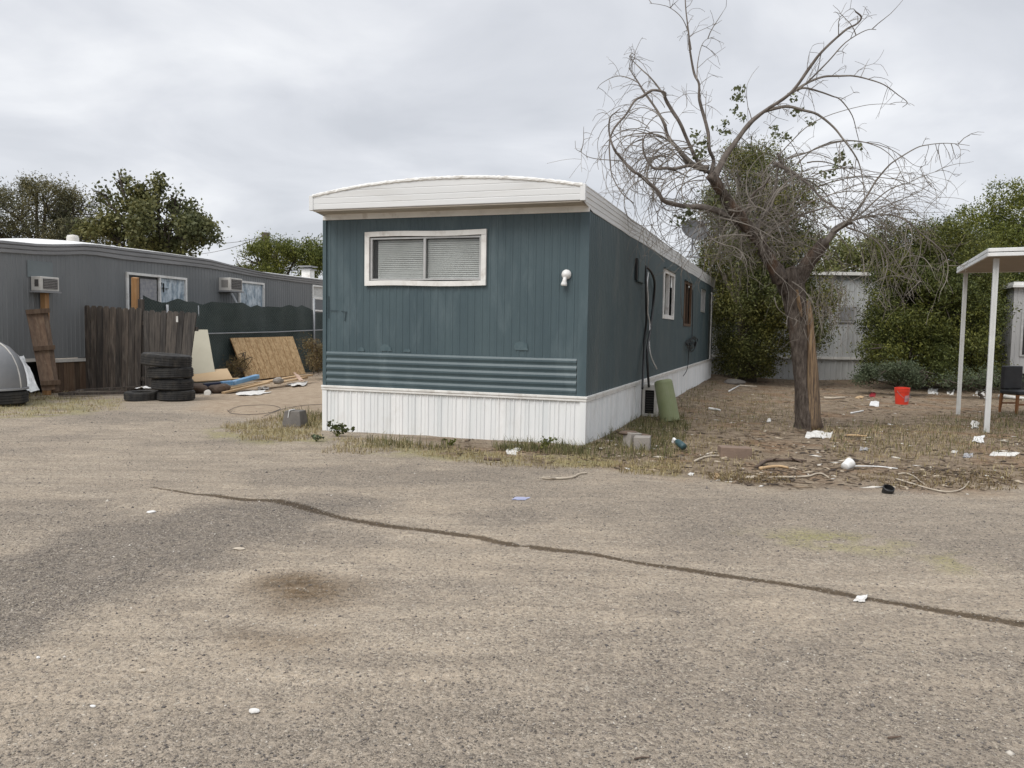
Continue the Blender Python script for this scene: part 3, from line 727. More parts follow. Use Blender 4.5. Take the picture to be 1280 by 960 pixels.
# right side, left side and back
wins = [(6.30, 7.85, 1.74, 2.68), (9.65, 11.05, 1.62, 2.65), (13.45, 14.5, 2.06, 2.66)]
cuts_y = [c for w in wins for c in w[:2]]; cuts_z = [c for w in wins for c in w[2:]]
pr = insert_stations(ribs(0.0, LEN, 0.10, 0.006, jit=0.1), cuts_y)
panel(MB(), pr, rows(0.622, 2.93, 9, cuts_z), side, wins, 0.016, 5).build('side_wall', M['teal_side'], home)
panel(MB(), ribs(0.0, LEN, 0.2, 0.006), [0.622, 2.93], lambda y, z, o: (-WID - o, y, z)).build('side_wall', M['teal_side'], home)
panel(MB(), ribs(-WID, 0, 0.2, 0.006), [0.622, 2.93], lambda x, z, o: (x, LEN + o, z)).build('back_wall', M['teal_side'], home)
# skirting
def skirt(a, b, f, n):
    prof = []; x = a
    while x < b - 0.01:
        p = 0.20 * random.uniform(0.92, 1.08)
        for fx_, o in ((0, 0.0), (.06, .016), (.10, .016), (.16, 0.002), (.46, 0.003), (.50, .012), (.56, .012), (.60, 0.002), (.80, 0.004), (.84, .010), (.88, 0.003)):
            if x + fx_ * p < b: prof.append((x + fx_ * p, o))
        x += p
    prof.append((b, 0))
    panel(MB(), prof, rows(-0.22, 0.585, 5), f, (), 0.02, n).build('skirting', M['white_metal'], home)
skirt(-WID - 0.005, 0.0, lambda x, z, o: (x, -o - 0.004, z), 2)
skirt(0.0, LEN, lambda y, z, o: (0.004 + o, y, z), 9)
skirt(0.0, LEN, lambda y, z, o: (-WID - 0.008 - o, y, z), 4)
sr = MB()
sr.box((-WID - 0.03, -0.036, 0.566), (0.036, -0.012, 0.612)); sr.box((-WID - 0.03, -0.046, 0.600), (0.046, -0.014, 0.630))
sr.build('skirting_rail', M['white_trim'], home, bevel=0.004)
sr = MB(); sr.box((0.012, -0.012, 0.560), (0.034, LEN, 0.606)); sr.box((0.010, -0.013, 0.596), (0.045, LEN, 0.628))
sr.build('skirting_rail', M['white_trim'], home, bevel=0.004)
cp = MB(); cp.prism([(-0.05, -0.22), (0.028, -0.22), (0.028, 0.566), (-0.05, 0.566)], 0.07, Matrix.Translation((0, -0.026, 0)))
cp.build('skirting_corner', M['white_metal'], home)
cp = MB(); cp.box((-WID - 0.022, -0.026, -0.22), (-WID + 0.05, -0.018, 0.566)); cp.build('skirting_corner', M['white_metal'], home)
# roof: arched deck, fascia with grooves, soffit, edging
OV = 0.33
def arch(x): return 3.172 + 0.168 * (1 - abs((x + WID / 2) / (WID / 2 + 0.03)) ** 2.1)
xs = np.linspace(-WID + 0.03, 0.0, 41)
rf = MB()
rf.grid([[(x, y, arch(x) + 0.012 + 0.01 * (float(vnoise(x * 3, y * 1.5)) - .5)) for x in xs] for y in [-OV - 0.02] + list(np.linspace(0, LEN + 0.2, 24))])
rf.build('roof', M['roof_white'], home)
fa = MB()
zl = [3.000, 3.008, 3.068, 3.075, 3.082, 3.145, 3.152, 3.159, 3.232, 3.239, 3.246, 3.40]
of = [0.004, .014, .016, 0.009, .014, .016, 0.009, .014, .016, 0.009, .014, .016]
fa.grid([[(x, -OV - o, min(z, arch(x) - 0.012)) for z, o in zip(zl, of)] for x in xs])
fa.build('front_fascia', M['fascia_white'], home)
ed = MB()
xe = np.linspace(-WID + 0.028, 0.004, 120)
rw = []
for dz, dy in ((-0.022, -0.018), (-0.010, -0.030), (0.010, -0.030), (0.024, -0.015), (0.024, 0.05)):
    rw.append([(x, -OV + dy + random.uniform(-.003, .003), arch(x) + dz + random.uniform(-.004, .005)) for x in xe])
ed.grid(rw); ed.build('roof_edging', M['white_trim'], home)
for xa, xb in ((-0.024, 0.041), (-WID + -0.021, -WID + 0.040)):
    fc = MB(); fc.box((xa, -OV - 0.026, 2.996), (xb, -OV + 0.03, 3.192)); fc.build('fascia_corner', M['fascia_white'], home, bevel=0.004)
so = MB(); so.box((-WID + 0.03, -OV + 0.001, 2.984), (-0.004, 0.0, 2.998)); so.build('soffit', M['soffit'], home)
ft = MB(); ft.box((-WID - 0.015, -0.028, 2.908), (0.018, -0.010, 2.990)); ft.build('wall_top_trim', M['white_trim'], home, bevel=0.004)
for sx in (0, 1):
    sf = MB(); pts = [(0.008, 2.925), (0.012, 2.932), (0.012, 2.985), (0.018, 2.995), (0.018, 3.050), (0.026, 3.057), (0.026, 3.110), (0.032, 3.117), (0.032, 3.165), (0.038, 3.172), (0.038, 3.183), (-0.03, 3.195)]
    ys = [-OV - 0.012] + list(np.linspace(0.2, LEN + 0.2, 30))
    r_ = []
    for y in ys:
        wv = 0.006 * math.sin(y * 1.7) + 0.004 * math.sin(y * 4.1)
        r_.append([((x if sx == 0 else -WID + 0.02 - x), y, (max(z, 3.000) if y < -0.02 else z) + wv * (y > 0)) for x, z in pts])
    sf.grid(r_); sf.build('side_fascia', M['fascia_white'], home)
# front window
def frame_boards(name, parent, x0, x1, z0, z1, w, y0, y1, mat, bow=0.0):
    for (a, b, c, d, hor) in ((x0, x1, z1 - w, z1, 1), (x0, x1, z0, z0 + w, 1), (x0, x0 + w, z0 + w, z1 - w, 0), (x1 - w, x1, z0 + w, z1 - w, 0)):
        fm = MB(); n = 9
        for i in range(n - 1):
            if hor:
                xa, xb = a + (b - a) * i / (n - 1), a + (b - a) * (i + 1) / (n - 1)
                za, zb = bow * math.sin(2.2 * i / (n - 1) * PI), bow * math.sin(2.2 * (i + 1) / (n - 1) * PI)
                fm.add([(xa, y0, c + za), (xb, y0, c + zb), (xb, y0, d + zb), (xa, y0, d + za), (xa, y1, c + za), (xb, y1, c + zb), (xb, y1, d + zb), (xa, y1, d + za)],
                       [(0, 1, 2, 3), (7, 6, 5, 4), (0, 4, 5, 1), (3, 2, 6, 7)] + ([(0, 3, 7, 4)] if i == 0 else []) + ([(1, 5, 6, 2)] if i == n - 2 else []))
            elif i == 0:
                fm.box((a, y0, c), (b, y1, d))
        fm.build(name, mat, parent)
win = empty('window', (0, 0, 0), 0, home)
frame_boards('window_frame', win, -3.090, -1.330, 2.008, 2.728, 0.066, -0.045, -0.010, M['white_trim'], 0.007)
ia = MB()
for a, b, c, d in ((-3.016, -2.985, 2.084, 2.652), (-1.430, -1.404, 2.084, 2.652), (-2.985, -1.430, 2.084, 2.104), (-2.985, -1.430, 2.630, 2.652), (-2.225, -2.192, 2.104, 2.630)):
    ia.box((a, -0.020, c), (b, 0.020, d))
ia.build('window_sash', M['alu'], win)
pa = MB(); pa.box((-2.985, 0.006, 2.104), (-2.225, 0.010, 2.630)); pa.build('pane', M['clear_glass'], win)
pa = MB(); pa.box((-2.192, 0.000, 2.104), (-1.430, 0.004, 2.630)); pa.build('pane', M['clear_glass'], win)
bl = MB()
for (a, b, sag) in ((-2.925, -2.235, 0.0), (-2.185, -1.435, 0.006)):
    z = 2.085; k = 0
    while z < 2.61:
        t = random.uniform(-0.0015, 0.0015)
        bl.add([(a, 0.030, z), (b, 0.030, z + t), (b, 0.048, z + 0.0262 + t), (a, 0.048, z + 0.0262)], [(0, 1, 2, 3)])
        z += 0.0255; k += 1
bl.build('venetian_blind', M['blind'], win)
rc_ = MB(); rc_.box((-3.03, 0.09, 2.0), (-1.38, 0.095, 2.75)); rc_.build('window_recess', M['dark'], win)
# porch light
pl = empty('porch_light', (-0.262, -0.008, 2.10), 0, home)
m_ = MB(); m_.lathe([(0, 0), (0.062, 0), (0.062, 0.014), (0.052, 0.034), (0.03, 0.055), (0.0, 0.06)], 20, Matrix.Translation((0, 0, 0.045)) @ Matrix.Rotation(PI / 2, 4, 'X')); m_.build('lamp_base', M['white_plastic'], pl, smooth=True)
m_ = MB(); m_.lathe([(0, 0.055), (0.026, 0.05), (0.032, 0.0), (0.046, -0.045), (0.048, -0.075), (0.0, -0.08)], 18, Matrix.Translation((-0.012, -0.05, -0.035)) @ Matrix.Rotation(0.12, 4, 'Y') @ Matrix.Scale(.82, 4)); m_.build('lamp_head', M['white_plastic'], pl, smooth=True)
# side windows
for wi, (y0, y1, z0, z1) in enumerate(wins):
    w = empty('side_window', (0, 0, 0), 0, home)
    fmat = (M['white_trim'], M['brown_wood'], M['alu'])[wi]
    fm = MB(); t = (0.10, 0.07, 0.05)[wi]
    for a, b, c, d in ((y0 - .02, y1 + .02, z0 - .02, z0 + t * .6), (y0 - .02, y1 + .02, z1 - t * .5, z1 + .02), (y0 - .02, y0 + t, z0 + t * .6, z1 - t * .5), (y1 - t, y1 + .02, z0 + t * .6, z1 - t * .5)):
        fm.box((-0.03, a, c), (0.020, b, d))
    ym = (y0 + y1) / 2
    fm.box((-0.06, ym - 0.03, z0 + t * .6), (0.012, ym + 0.03, z1 - t * .5))
    fm.build('window_frame', fmat, w)
    p = MB(); p.box((-0.075, y0, z0), (-0.07, y1, z1)); p.build('pane', M['dark_glass'] if wi != 1 else M['brown_wood'], w)
    aw = MB(); aw.box((0.010, y0 - 0.05, z1 + 0.022), (0.055, y1 + 0.05, z1 + 0.05)); aw.build('drip_edge', M['teal_side'], w)
vb = MB(); vb.box((0.008, 3.30, 2.26), (0.05, 3.85, 2.62)); vb.build('vent_cover', M['teal_side'], home, bevel=0.006)
vb = MB(); vb.box((0.010, 3.18, 2.28), (0.045, 3.24, 2.63)); vb.build('dark_bar', M['black_plastic'], home)  # narrow black bar beside the near edge of the vent cover
dr = empty('side_door', (0, 0, 0), 0, home)
d_ = MB(); d_.box((0.012, 15.55, 0.66), (0.03, 16.25, 2.66)); d_.build('door_leaf', M['teal_side'], dr)
d_ = MB(); d_.box((0.012, 16.26, 0.64), (0.06, 16.42, 2.72)); d_.build('door_jamb', M['white_trim'], dr)
def hl(x, y, z): return HO + HE * x + HS * y + np.array([0, 0, z])
def hside(u, v, x=0.0):
    return on_plane(u, v, HO + HE * x, HE)

# things around the right side of the home
def spline(P, n=8):
    P = [np.asarray(p, float) for p in P]; out = []
    for i in range(len(P) - 1):
        p0 = P[max(i - 1, 0)]; p1 = P[i]; p2 = P[i + 1]; p3 = P[min(i + 2, len(P) - 1)]
        for k in range(n):
            t = k / n
            out.append(0.5 * (2 * p1 + (p2 - p0) * t + (2 * p0 - 5 * p1 + 4 * p2 - p3) * t * t + (3 * p1 - p0 - 3 * p2 + p3) * t ** 3))
    out.append(P[-1]); return out
for nm, px, r, mt, lb in (('cable', [(807, 333), (807.5, 370), (808, 400), (806, 420), (804.5, 450), (803, 486)], 0.019, 'black_plastic', 'straight black cable hanging down teal side wall to the white vented box'),
                          ('cable', [(807, 333), (814, 340), (818, 352), (817.5, 370), (815.5, 390), (812.5, 415), (809, 440), (811, 484)], 0.021, 'black_plastic', 'black cable that bows out in a wide loop on the teal side wall'),
                          ('cable', [(810.5, 340), (809, 355), (810, 375), (809.5, 390), (812, 405), (811.5, 430), (814, 446), (821, 461)], 0.012, 'white_plastic', 'thin pale grey cable dangling loose between the black cables')):
    n = len(px); pts = [hside(u, v, 0.05 + 0.03 * math.sin(i * 1.3) + (0.10 * max(0, (i - n + 3)) / 2 if mt == 'black_plastic' else 0.02 * i / n)) for i, (u, v) in enumerate(px)]
    m_ = MB(); m_.tube(spline(pts), r, 7)
    tag(m_.build(nm, M[mt], smooth=True), lb, 'cable')
m_ = MB(); c0 = hside(866, 430, 0.08); pts = []
for k in range(70):
    t = k / 69 * 2 * PI * 4.5
    rr = 0.30 + 0.10 * math.sin(k * 0.37)
    pts.append(c0 + HS * rr * math.cos(t) * (2.6 + 1.1 * math.sin(k * .21)) + np.array([0, 0, 1]) * ((0.10 + .07 * math.sin(k * .31)) * math.sin(t) + 0.03 * math.sin(k * .9)) + HE * 0.03 * math.sin(k * .7))
m_.tube(pts, 0.011, 5)
m_.tube(spline([hside(866, 362, 0.05), hside(865.5, 400, 0.06), hside(865, 424, 0.08)]), 0.012, 5)
m_.tube(spline([hside(861, 437, 0.08), hside(860, 455, 0.08), hside(858, 464, 0.1), hside(854, 470, 0.1)]), 0.010, 5)
tag(m_.build('cable_coil', M['black_plastic']), 'tangled coil of thin black wire hanging on the teal side wall', 'cable')
m_ = MB(); m_.tube(spline([hside(852, 333, 0.06), hside(851, 360, 0.06), hside(851.5, 385, 0.06), hside(853, 398, .06)]), 0.008, 4)
tag(m_.build('hanging_wire', M['twig']), 'single thin grey wire hanging beside the white framed side window', 'wire')
bx = empty('meter_housing', hl(0.16, 4.05, float(hgt(*hl(0.16, 4.05, 0)[:2]))), HANG)
tag(bx, 'white metal box with dark vent opening standing against white skirting', 'utility box')
m_ = MB()
for lo, hi in (((-0.13, 0, 0), (-0.085, 0.35, 0.50)), ((0.075, 0, 0), (0.13, 0.35, 0.50)), ((-0.085, 0, 0.455), (0.075, 0.35, 0.50)), ((-0.085, 0, 0), (0.075, 0.35, 0.05))): m_.box(lo, hi)
m_.prism([(-0.14, 0.50), (0.14, 0.50), (0.11, 0.545), (-0.08, 0.56)], 0.36, Matrix.Translation((0, -0.005, 0)))
m_.build('housing', M['crate'], bx, bevel=0.005)
m_ = MB(); m_.box((-0.085, 0.05, 0.05), (0.075, 0.06, 0.455)); m_.build('vent_opening', M['dark'], bx)
m_ = MB()
for k in range(9): m_.box((-0.084, 0.02, 0.075 + k * 0.042), (0.074, 0.03, 0.081 + k * 0.042))
m_.build('grille', M['vent'], bx)
# olive half shell leaning on the box
b0 = G(838, 527); t0 = D(828.5, 475, b0[1] + 0.12)
ax = Vector(t0 - b0); L_ = ax.length; q_ = ax.to_track_quat('Z', 'Y').to_matrix().to_4x4()
oc = MB(); Mo = Matrix.Translation(Vector(b0)) @ q_
oc.lathe([(0.150, 0.0), (0.158, 0.01), (0.157, L_ * 0.5), (0.150, L_ - 0.05), (0.138, L_ - 0.012), (0.11, L_), (0.0, L_ + 0.008)], 28, Mo)
oc.lathe([(0.150, 0.0), (0.143, 0.0), (0.140, L_ - 0.03)], 28, Mo)
for k in range(5):
    a = -PI / 2 + (k - 2) * 0.55
    oc.lathe([(0, 0), (0.012, 0), (0.012, 0.01), (0, 0.012)], 8, Mo @ Matrix.Rotation(a, 4, 'Z') @ Matrix.Translation((0.155, 0, 0.04)) @ Matrix.Rotation(PI / 2, 4, 'Y'))
tag(oc.build('barrel_cover', M['olive'], smooth=False), 'olive green plastic drum cover leaning against the white vented box', 'drum')
for p in oc.v[:0]: pass

# ================================================================== LEFT GREY MOBILE HOME
LA = math.radians(-14.0)
LE = np.array([math.cos(LA), math.sin(LA), 0]); LS = np.array([-LE[1], LE[0], 0])
LO = G(95, 489); LO[2] = 0.0
lh = empty('mobile_home', LO, LA)
tag(lh, 'grey mobile home with sagging roofline and taped up windows behind the fence', 'mobile home')
def lloc(P): d = np.asarray(P) - LO; return np.array([d @ LE, d @ LS, d[2]])
def lside(u, v, x=0.0): return lloc(on_plane(u, v, LO + LE * x, LE))
st_top = [(-60, 298), (0, 301), (52, 306), (80, 306), (112, 305), (159, 311), (200, 316), (240, 321.5), (262, 324.5), (295, 333), (332, 341), (370, 346), (405, 350)]
st_bot = [(-60, 312), (0, 315.5), (56, 319), (80, 319), (112, 318), (159, 325), (200, 329), (240, 333), (262, 335.5), (295, 341), (314, 345), (370, 352.5), (405, 356.5)]
def stations(px):
    q = np.array([lside(u, v, 0.06)[1:] for u, v in px]); o = np.argsort(q[:, 0]); return q[o]
qt, qb = stations(st_top), stations(st_bot)
ztop = lambda y: float(np.interp(y, qt[:, 0], qt[:, 1])); zbot = lambda y: float(np.interp(y, qb[:, 0], qb[:, 1]))
LY0, LY1 = -4.5, 15.0
lw = []
for (u0, u1, v0, v1) in ((159, 231, 343, 402), (299, 328, 353, 392), (390.5, 409, 358, 388)):
    a = lside(u0, v0); b = lside(u1, v1); lw.append((a[1], b[1], lside(u1, v1)[2] if v1 < 395 else 1.55, lside(u0, v0)[2]))
lw[1] = (lw[1][0], lw[1][1], 1.75, lw[1][3]); lw[2] = (lw[2][0], lw[2][0] + 1.0, lw[2][2], lw[2][3])
pr = insert_stations(ribs(LY0, LY1, 0.12, 0.008, jit=0.05), [c for w in lw for c in w[:2]])
zc = sorted(set([0.70] + [c for w in lw for c in w[2:]] + [1.2, 2.0]))
mbw = MB(); m = len(pr); allz = zc + ['top']
grid_rows = []
for z in allz: grid_rows.append([(o, y, (z if z != 'top' else zbot(y) + 0.03)) for y, o in pr])
b0_ = len(mbw.v); mbw.v += [tuple(map(float, p)) for r_ in grid_rows for p in r_]
for i in range(len(allz) - 1):
    for j in range(m - 1):
        cy = (pr[j][0] + pr[j + 1][0]) / 2; cz = (zc[i] + (zc[i + 1] if i + 1 < len(zc) else zc[i] + 0.1)) / 2
        if any(h[0] < cy < h[1] and h[2] < cz < h[3] for h in lw): continue
        k = b0_ + i * m + j; mbw.f.append((k, k + 1, k + m + 1, k + m))
mbw.build('side_wall', M['grey_siding'], lh)
LW_ = 3.5
m_ = MB(); panel(m_, ribs(-LW_, 0, 0.12, 0.008), [0.70, 2.0, zbot(LY0)], lambda x, z, o: (x, LY0 - o, z)); m_.build('end_wall', M['grey_siding'], lh)
m_ = MB(); panel(m_, ribs(-LW_, 0, 0.12, 0.008), [0.70, 2.0, zbot(LY1)], lambda x, z, o: (x, LY1 + o, z)); m_.build('end_wall', M['grey_siding'], lh)
m_ = MB(); panel(m_, ribs(LY0, LY1, 0.3, 0.008), [0.70, 2.0, 2.8], lambda y, z, o: (-LW_ - o, y, z)); m_.build('side_wall', M['grey_siding'], lh)
ysr = sorted(set(list(np.linspace(LY0 - 0.1, LY1 + 0.1, 50))))
m_ = MB(); r_ = []
for y in ysr:
    t, b = ztop(y), zbot(y); h = t - b
    r_.append([(0.012, y, b), (0.04, y, b + 0.01), (0.05, y, b + h * .34), (0.035, y, b + h * .37), (0.06, y, b + h * .45), (0.07, y, b + h * .72), (0.05, y, b + h * .75), (0.08, y, b + h * .84), (0.08, y, t), (0.0, y, t + 0.012)])
m_.grid(r_); m_.build('roof_fascia', M['grey_trim'], lh)
m_ = MB()
m_.grid([[(-LW_ * k / 12 + 0.05, y, ztop(y) + 0.012 + 0.13 * math.sin(PI * k / 12) ** 0.8) for k in range(13)] for y in ysr]); m_.build('roof', M['roof_white'], lh)
m_ = MB(); m_.box((0.012, LY0, 0.655), (0.035, -0.9, 0.72)); m_.box((0.012, -0.8, 0.62), (0.035, 0.25, 0.69)); m_.box((0.012, 0.3, 0.65), (0.035, LY1, 0.70)); m_.build('base_trim', M['crate'], lh)
m_ = MB()
y = -0.75
while y < LY1:
    if y > -0.75: m_.box((-0.02, y, -0.15), (0.004 + random.uniform(0, .012), y + 0.135, 0.652))
    y += 0.142
m_.build('skirt_boards', M['brown_wood'], lh)
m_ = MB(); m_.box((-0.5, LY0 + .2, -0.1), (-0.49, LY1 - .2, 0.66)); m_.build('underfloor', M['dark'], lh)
# windows of the grey home
for k, (y0, y1, z0, z1) in enumerate(lw):
    w = empty('window', (0, 0, 0), 0, lh)
    fm = MB(); t = 0.055
    for a, b, c, d in ((y0 - t, y1 + t, z1, z1 + t), (y0 - t, y1 + t, z0 - t, z0), (y0 - t, y0, z0, z1), (y1, y1 + t, z0, z1)): fm.box((-0.02, a, c), (0.045, b, d))
    if k == 0: fm.box((-0.02, y0 + (y1 - y0) * .52, z0), (0.03, y0 + (y1 - y0) * .52 + .06, z1))
    if k == 2: fm.box((-0.02, y0, z0 + (z1 - z0) * .46), (0.03, y1, z0 + (z1 - z0) * .46 + .07))
    fm.build('window_frame', M['white_trim'], w)
    if k == 0:
        p = MB(); p.box((-0.03, y0, z0), (-0.025, y0 + (y1 - y0) * .52, z1)); p.build('pane', M['dark_glass'], w)
        p = MB(); p.box((-0.024, y0 + (y1 - y0) * .22, z0), (-0.018, y0 + (y1 - y0) * .5, z1 - .06)); p.build('curtain', M['grey_cloth'], w)
        p = MB(); p.grid([[(-0.012 + 0.02 * float(fbm(a * 5, c * 3)), a, c) for a in np.linspace(y0 + (y1 - y0) * .52 + .06, y1, 14)] for c in np.linspace(z0, z1, 12)]); p.build('foil_cover', M['foil_glass'], w)
        p = MB(); c_ = lside(203.5, 359); sy, sz = .11, .12
        for (a, b) in (((-.5, .9), (-1.1, -.2)), ((-1.1, -.2), (.5, -.15)), ((.1, .8), (.05, -1.0)), ((.9, -.25), (1.6, -.25))): beam(p, (.016, c_[1] + a[0] * sy, c_[2] + a[1] * sz), (.016, c_[1] + b[0] * sy, c_[2] + b[1] * sz), .012, .028, (1, 0, .01))
        p.build('window_mark', M['black_plastic'], w)
    elif k == 1:
        p = MB(); p.grid([[(-0.012 + 0.02 * float(fbm(a * 5, c * 3)), a, c) for a in np.linspace(y0, y1, 14)] for c in np.linspace(z0, z1, 12)]); p.build('foil_cover', M['foil_glass'], w)
    else:
        p = MB(); p.box((-0.03, y0, z0), (-0.025, y1, z1)); p.build('pane', M['dark_glass'], w)
        p = MB()
        for i in range(14): p.box((-0.02, y0, z0 + (z1 - z0) * (.52 + .034 * i)), (-0.012, y1, z0 + (z1 - z0) * (.52 + .034 * i) + 0.018))
        p.build('venetian_blind', M['blind'], w)
a, b, c_, d = lside(33, 325), lside(65, 325), lside(65, 346), lside(33, 346)
m_ = MB(); m_.box((0.006, a[1], d[2]), (0.020, b[1], a[2])); m_.build('repair_panel', surf('repair_panel', (.145, .168, .172), (.175, .195, .198), 3), lh)
# odd things on its roof
def lw2w(x, y, z): return LO + LE * x + LS * y + np.array([0, 0, z])
c = lside(385, 340, -0.6)
rv = empty('roof_vent', lw2w(-0.6, c[1], ztop(c[1]) + 0.14), LA)
rv.parent = lh; rv.location = (-0.6, c[1], ztop(c[1]) + 0.14); rv.rotation_euler = (0, 0, 0)
m_ = MB(); m_.box((-0.16, -0.16, -0.1), (0.16, 0.16, 0.20)); m_.build('vent_stack', M['white_trim'], rv)
m_ = MB(); m_.box((-0.24, -0.24, 0.30), (0.24, 0.24, 0.34)); m_.box((-0.22, -0.22, 0.20), (0.22, 0.22, 0.235)); m_.box((-0.1, -0.1, 0.235), (0.1, 0.1, 0.30)); m_.build('vent_cap', M['grey_trim'], rv)
c = lside(91, 300, -1.2)
m_ = MB(); m_.lathe([(0.13, -0.1), (0.13, 0.12), (0.11, 0.17), (0.0, 0.19)], 14, Matrix.Translation((-1.2, c[1], ztop(c[1]) + 0.12))); m_.build('roof_cap', M['crate'], lh, smooth=True)

# window air conditioners of the grey home
def ac_unit(u0, u1, u2, vt, vb, label, seed):
    a = lside(u0, (vt + vb) / 2); y0 = a[1]
    P = lloc(on_plane(u1, (vt + vb) / 2, LO + LS * y0, LS)); d = min(max(P[0], 0.25), 0.5)
    b = lside(u2, (vt + vb) / 2, d); y1 = max(b[1], y0 + 0.45)
    z1 = lside(u1, vt, d)[2]; z0 = lside(u1, vb, d)[2]
    r = empty('air_conditioner', lw2w(0, y0, z0), LA)
    tag(r, label, 'air conditioner', 'window air conditioners on the grey home')
    w, h = y1 - y0, z1 - z0
    m_ = MB(); m_.box((0.01, 0, 0), (d, w, h)); m_.build('case', M['crate'], r, bevel=0.01)
    m_ = MB(); m_.box((d, 0.05, 0.04), (d + 0.012, w - 0.05, h - 0.04)); m_.build('rear_grille', M['vent'], r)
    m_ = MB()
    for k in range(6): m_.box((d + 0.012, 0.06, 0.05 + k * (h - 0.1) / 5.6), (d + 0.015, w - 0.06, 0.0535 + k * (h - 0.1) / 5.6))
    m_.build('wire_guard', M['crate'], r)
    m_ = MB()
    for k in range(6): m_.box((0.1 + k * (d - .16) / 6, -0.004, 0.08), (0.1 + k * (d - .16) / 6 + .018, 0.002, h - 0.06))
    m_.build('side_louvres', M['vent'], r)
    m_ = MB(); m_.box((0.0, -0.03, -0.035), (d + 0.03, w + 0.03, -0.004)); m_.build('base_tray', M['grey_trim'], r)
    return y0, y1, d, z0
A1 = ac_unit(38, 48, 71, 345, 363, 'beige window air conditioner on a brown wooden post at far left', 1)
A2 = ac_unit(273, 288, 303, 347, 363, 'beige window air conditioner above the green privacy fence', 2)
for A, lb in ((A1, 'brown wooden post under the left air conditioner'),):
    m_ = MB(); y = (A[0] + A[1]) / 2
    m_.box((0.06, y - 0.06, -0.1), (0.18, y + 0.04, A[3] - 0.04))
    o = m_.build('support_post', M['tan_post'], bevel=0.004); o.location = Vector(LO); o.rotation_euler = (0, 0, LA); tag(o, lb, 'post')
m_ = MB(); P0 = lw2w(A2[2] - 0.05, A2[0] + 0.1, A2[3] - 0.05); P1 = lw2w(0.85, A2[0] + 0.45, 1.0)
m_.tube([P0, P1], 0.035, 6); m_.tube([P1, P1 + np.array([0.05, 0.05, -1.1])], 0.035, 6)
tag(m_.build('support_pole', M['galv']), 'slanting grey pole under the right air conditioner', 'pole')

# ================================================================== FENCES ON THE LEFT
FX = 1.0
fence_top = [(180, 369), (188, 374), (199, 378), (207, 378), (222, 373), (232, 377), (243, 377), (255, 381), (264, 377), (289, 379), (302, 378), (314, 384), (321, 381), (328, 384), (336, 383), (351, 384), (361, 381), (370, 384), (377, 381), (387, 385), (396, 391), (406, 391), (418, 391)]
gf = empty('privacy_fence', LO, LA); tag(gf, 'chain link fence covered in sagging dark green privacy mesh', 'fence')
q = np.array([lside(u, v, FX)[1:] for u, v in fence_top])
ys = np.linspace(q[0, 0], q[-1, 0], 90)
m_ = MB(); r_ = []
for fz in (0.0, 0.15, 0.3, 0.45, 0.6, 0.75, 0.9, 1.0):
    r_.append([(FX + 0.03 * math.sin(y * 2.3 + fz * 4) + 0.02 * math.sin(y * 6.1), y, 0.03 + (float(np.interp(y, q[:, 0], q[:, 1])) - 0.03) * fz) for y in ys])
m_.grid(r_); m_.build('privacy_mesh', M['privacy'], gf, solid=0.004)
for u in (181, 206, 250, 297, 344, 390):
    y = lside(u, 400, FX)[1]
    m_ = MB(); zt = float(np.interp(y, q[:, 0], q[:, 1])) + (0.35 if u == 390 else -0.05)
    m_.tube([(FX - 0.06 + (0.13 if u in (206, 390) else 0), y, -0.1), (FX - 0.06 + (0.13 if u in (206, 390) else 0), y, zt)], 0.032, 8); m_.build('post', M['galv'], gf, smooth=True)
m_ = MB(); pts = [lside(u, v, FX + 0.07) for u, v in ((190, 419), (260, 417), (300, 416), (345, 415), (388, 413), (415, 412))]
m_.tube(pts, 0.016, 6); m_.build('rail', M['galv'], gf)
def picket_panel(mb, TL, TR, BL, BR, n, th=0.022, gap=0.06, ragged=0.03, seed=0):
    r = random.Random(seed)
    TL, TR, BL, BR = map(np.asarray, (TL, TR, BL, BR))
    nrm = np.cross(TR - TL, BL - TL); nrm = nrm / np.linalg.norm(nrm)
    for i in range(n):
        a = (i + gap * .5 + r.uniform(-.02, .02)) / n; b = (i + 1 - gap * .5 + r.uniform(-.02, .02)) / n
        tl = TL + (TR - TL) * a; t2 = TL + (TR - TL) * b; bl = BL + (BR - BL) * a; b2 = BL + (BR - BL) * b
        up = (tl - bl) / np.linalg.norm(tl - bl); d = up * r.uniform(-ragged, ragged)
        bd = up * r.uniform(-0.02, 0.05)
        w = t2 - tl; off = nrm * r.uniform(-0.006, 0.006)
        vs = [bl + bd, b2 + bd, t2 + d - up * 0.045, t2 + d - w * 0.25, tl + d + w * 0.25, tl + d - up * 0.045]
        vs = [v + off for v in vs] + [v + off + nrm * th for v in vs]
        mb.add(vs, [tuple(range(6)), tuple(range(11, 5, -1))] + [(k, 6 + k, 6 + (k + 1) % 6, (k + 1) % 6) for k in range(6)])
    return nrm
def wooden(name, label, cat, TL, TR, BL, BR, n, mat, rails, seed, group=None, gap=.06, ragged=.03, front_rails=False, rail_ext=0.02):
    root = empty(name, (np.asarray(BL) + np.asarray(BR)) / 2); tag(root, label, cat, group)
    o = np.array(root.location); T = [np.asarray(p) - o for p in (TL, TR, BL, BR)]
    mb = MB(); nr = picket_panel(mb, *T, n, seed=seed, gap=gap, ragged=ragged); mb.build('boards', mat, root)
    if nr[1] > 0: nr = -nr    # towards the camera
    for f in rails:
        L_ = T[2] + (T[0] - T[2]) * f; R_ = T[3] + (T[1] - T[3]) * f
        d = (R_ - L_); L_ = L_ - d * rail_ext; R_ = R_ + d * rail_ext * (2 if f < .2 else 1)
        mb = MB(); beam(mb, L_ + nr * (0.045 if front_rails else -0.055), R_ + nr * (0.045 if front_rails else -0.055), 0.045, 0.085); mb.build('batten' if front_rails else 'rail', mat, root)
    return root
YF = 17.0
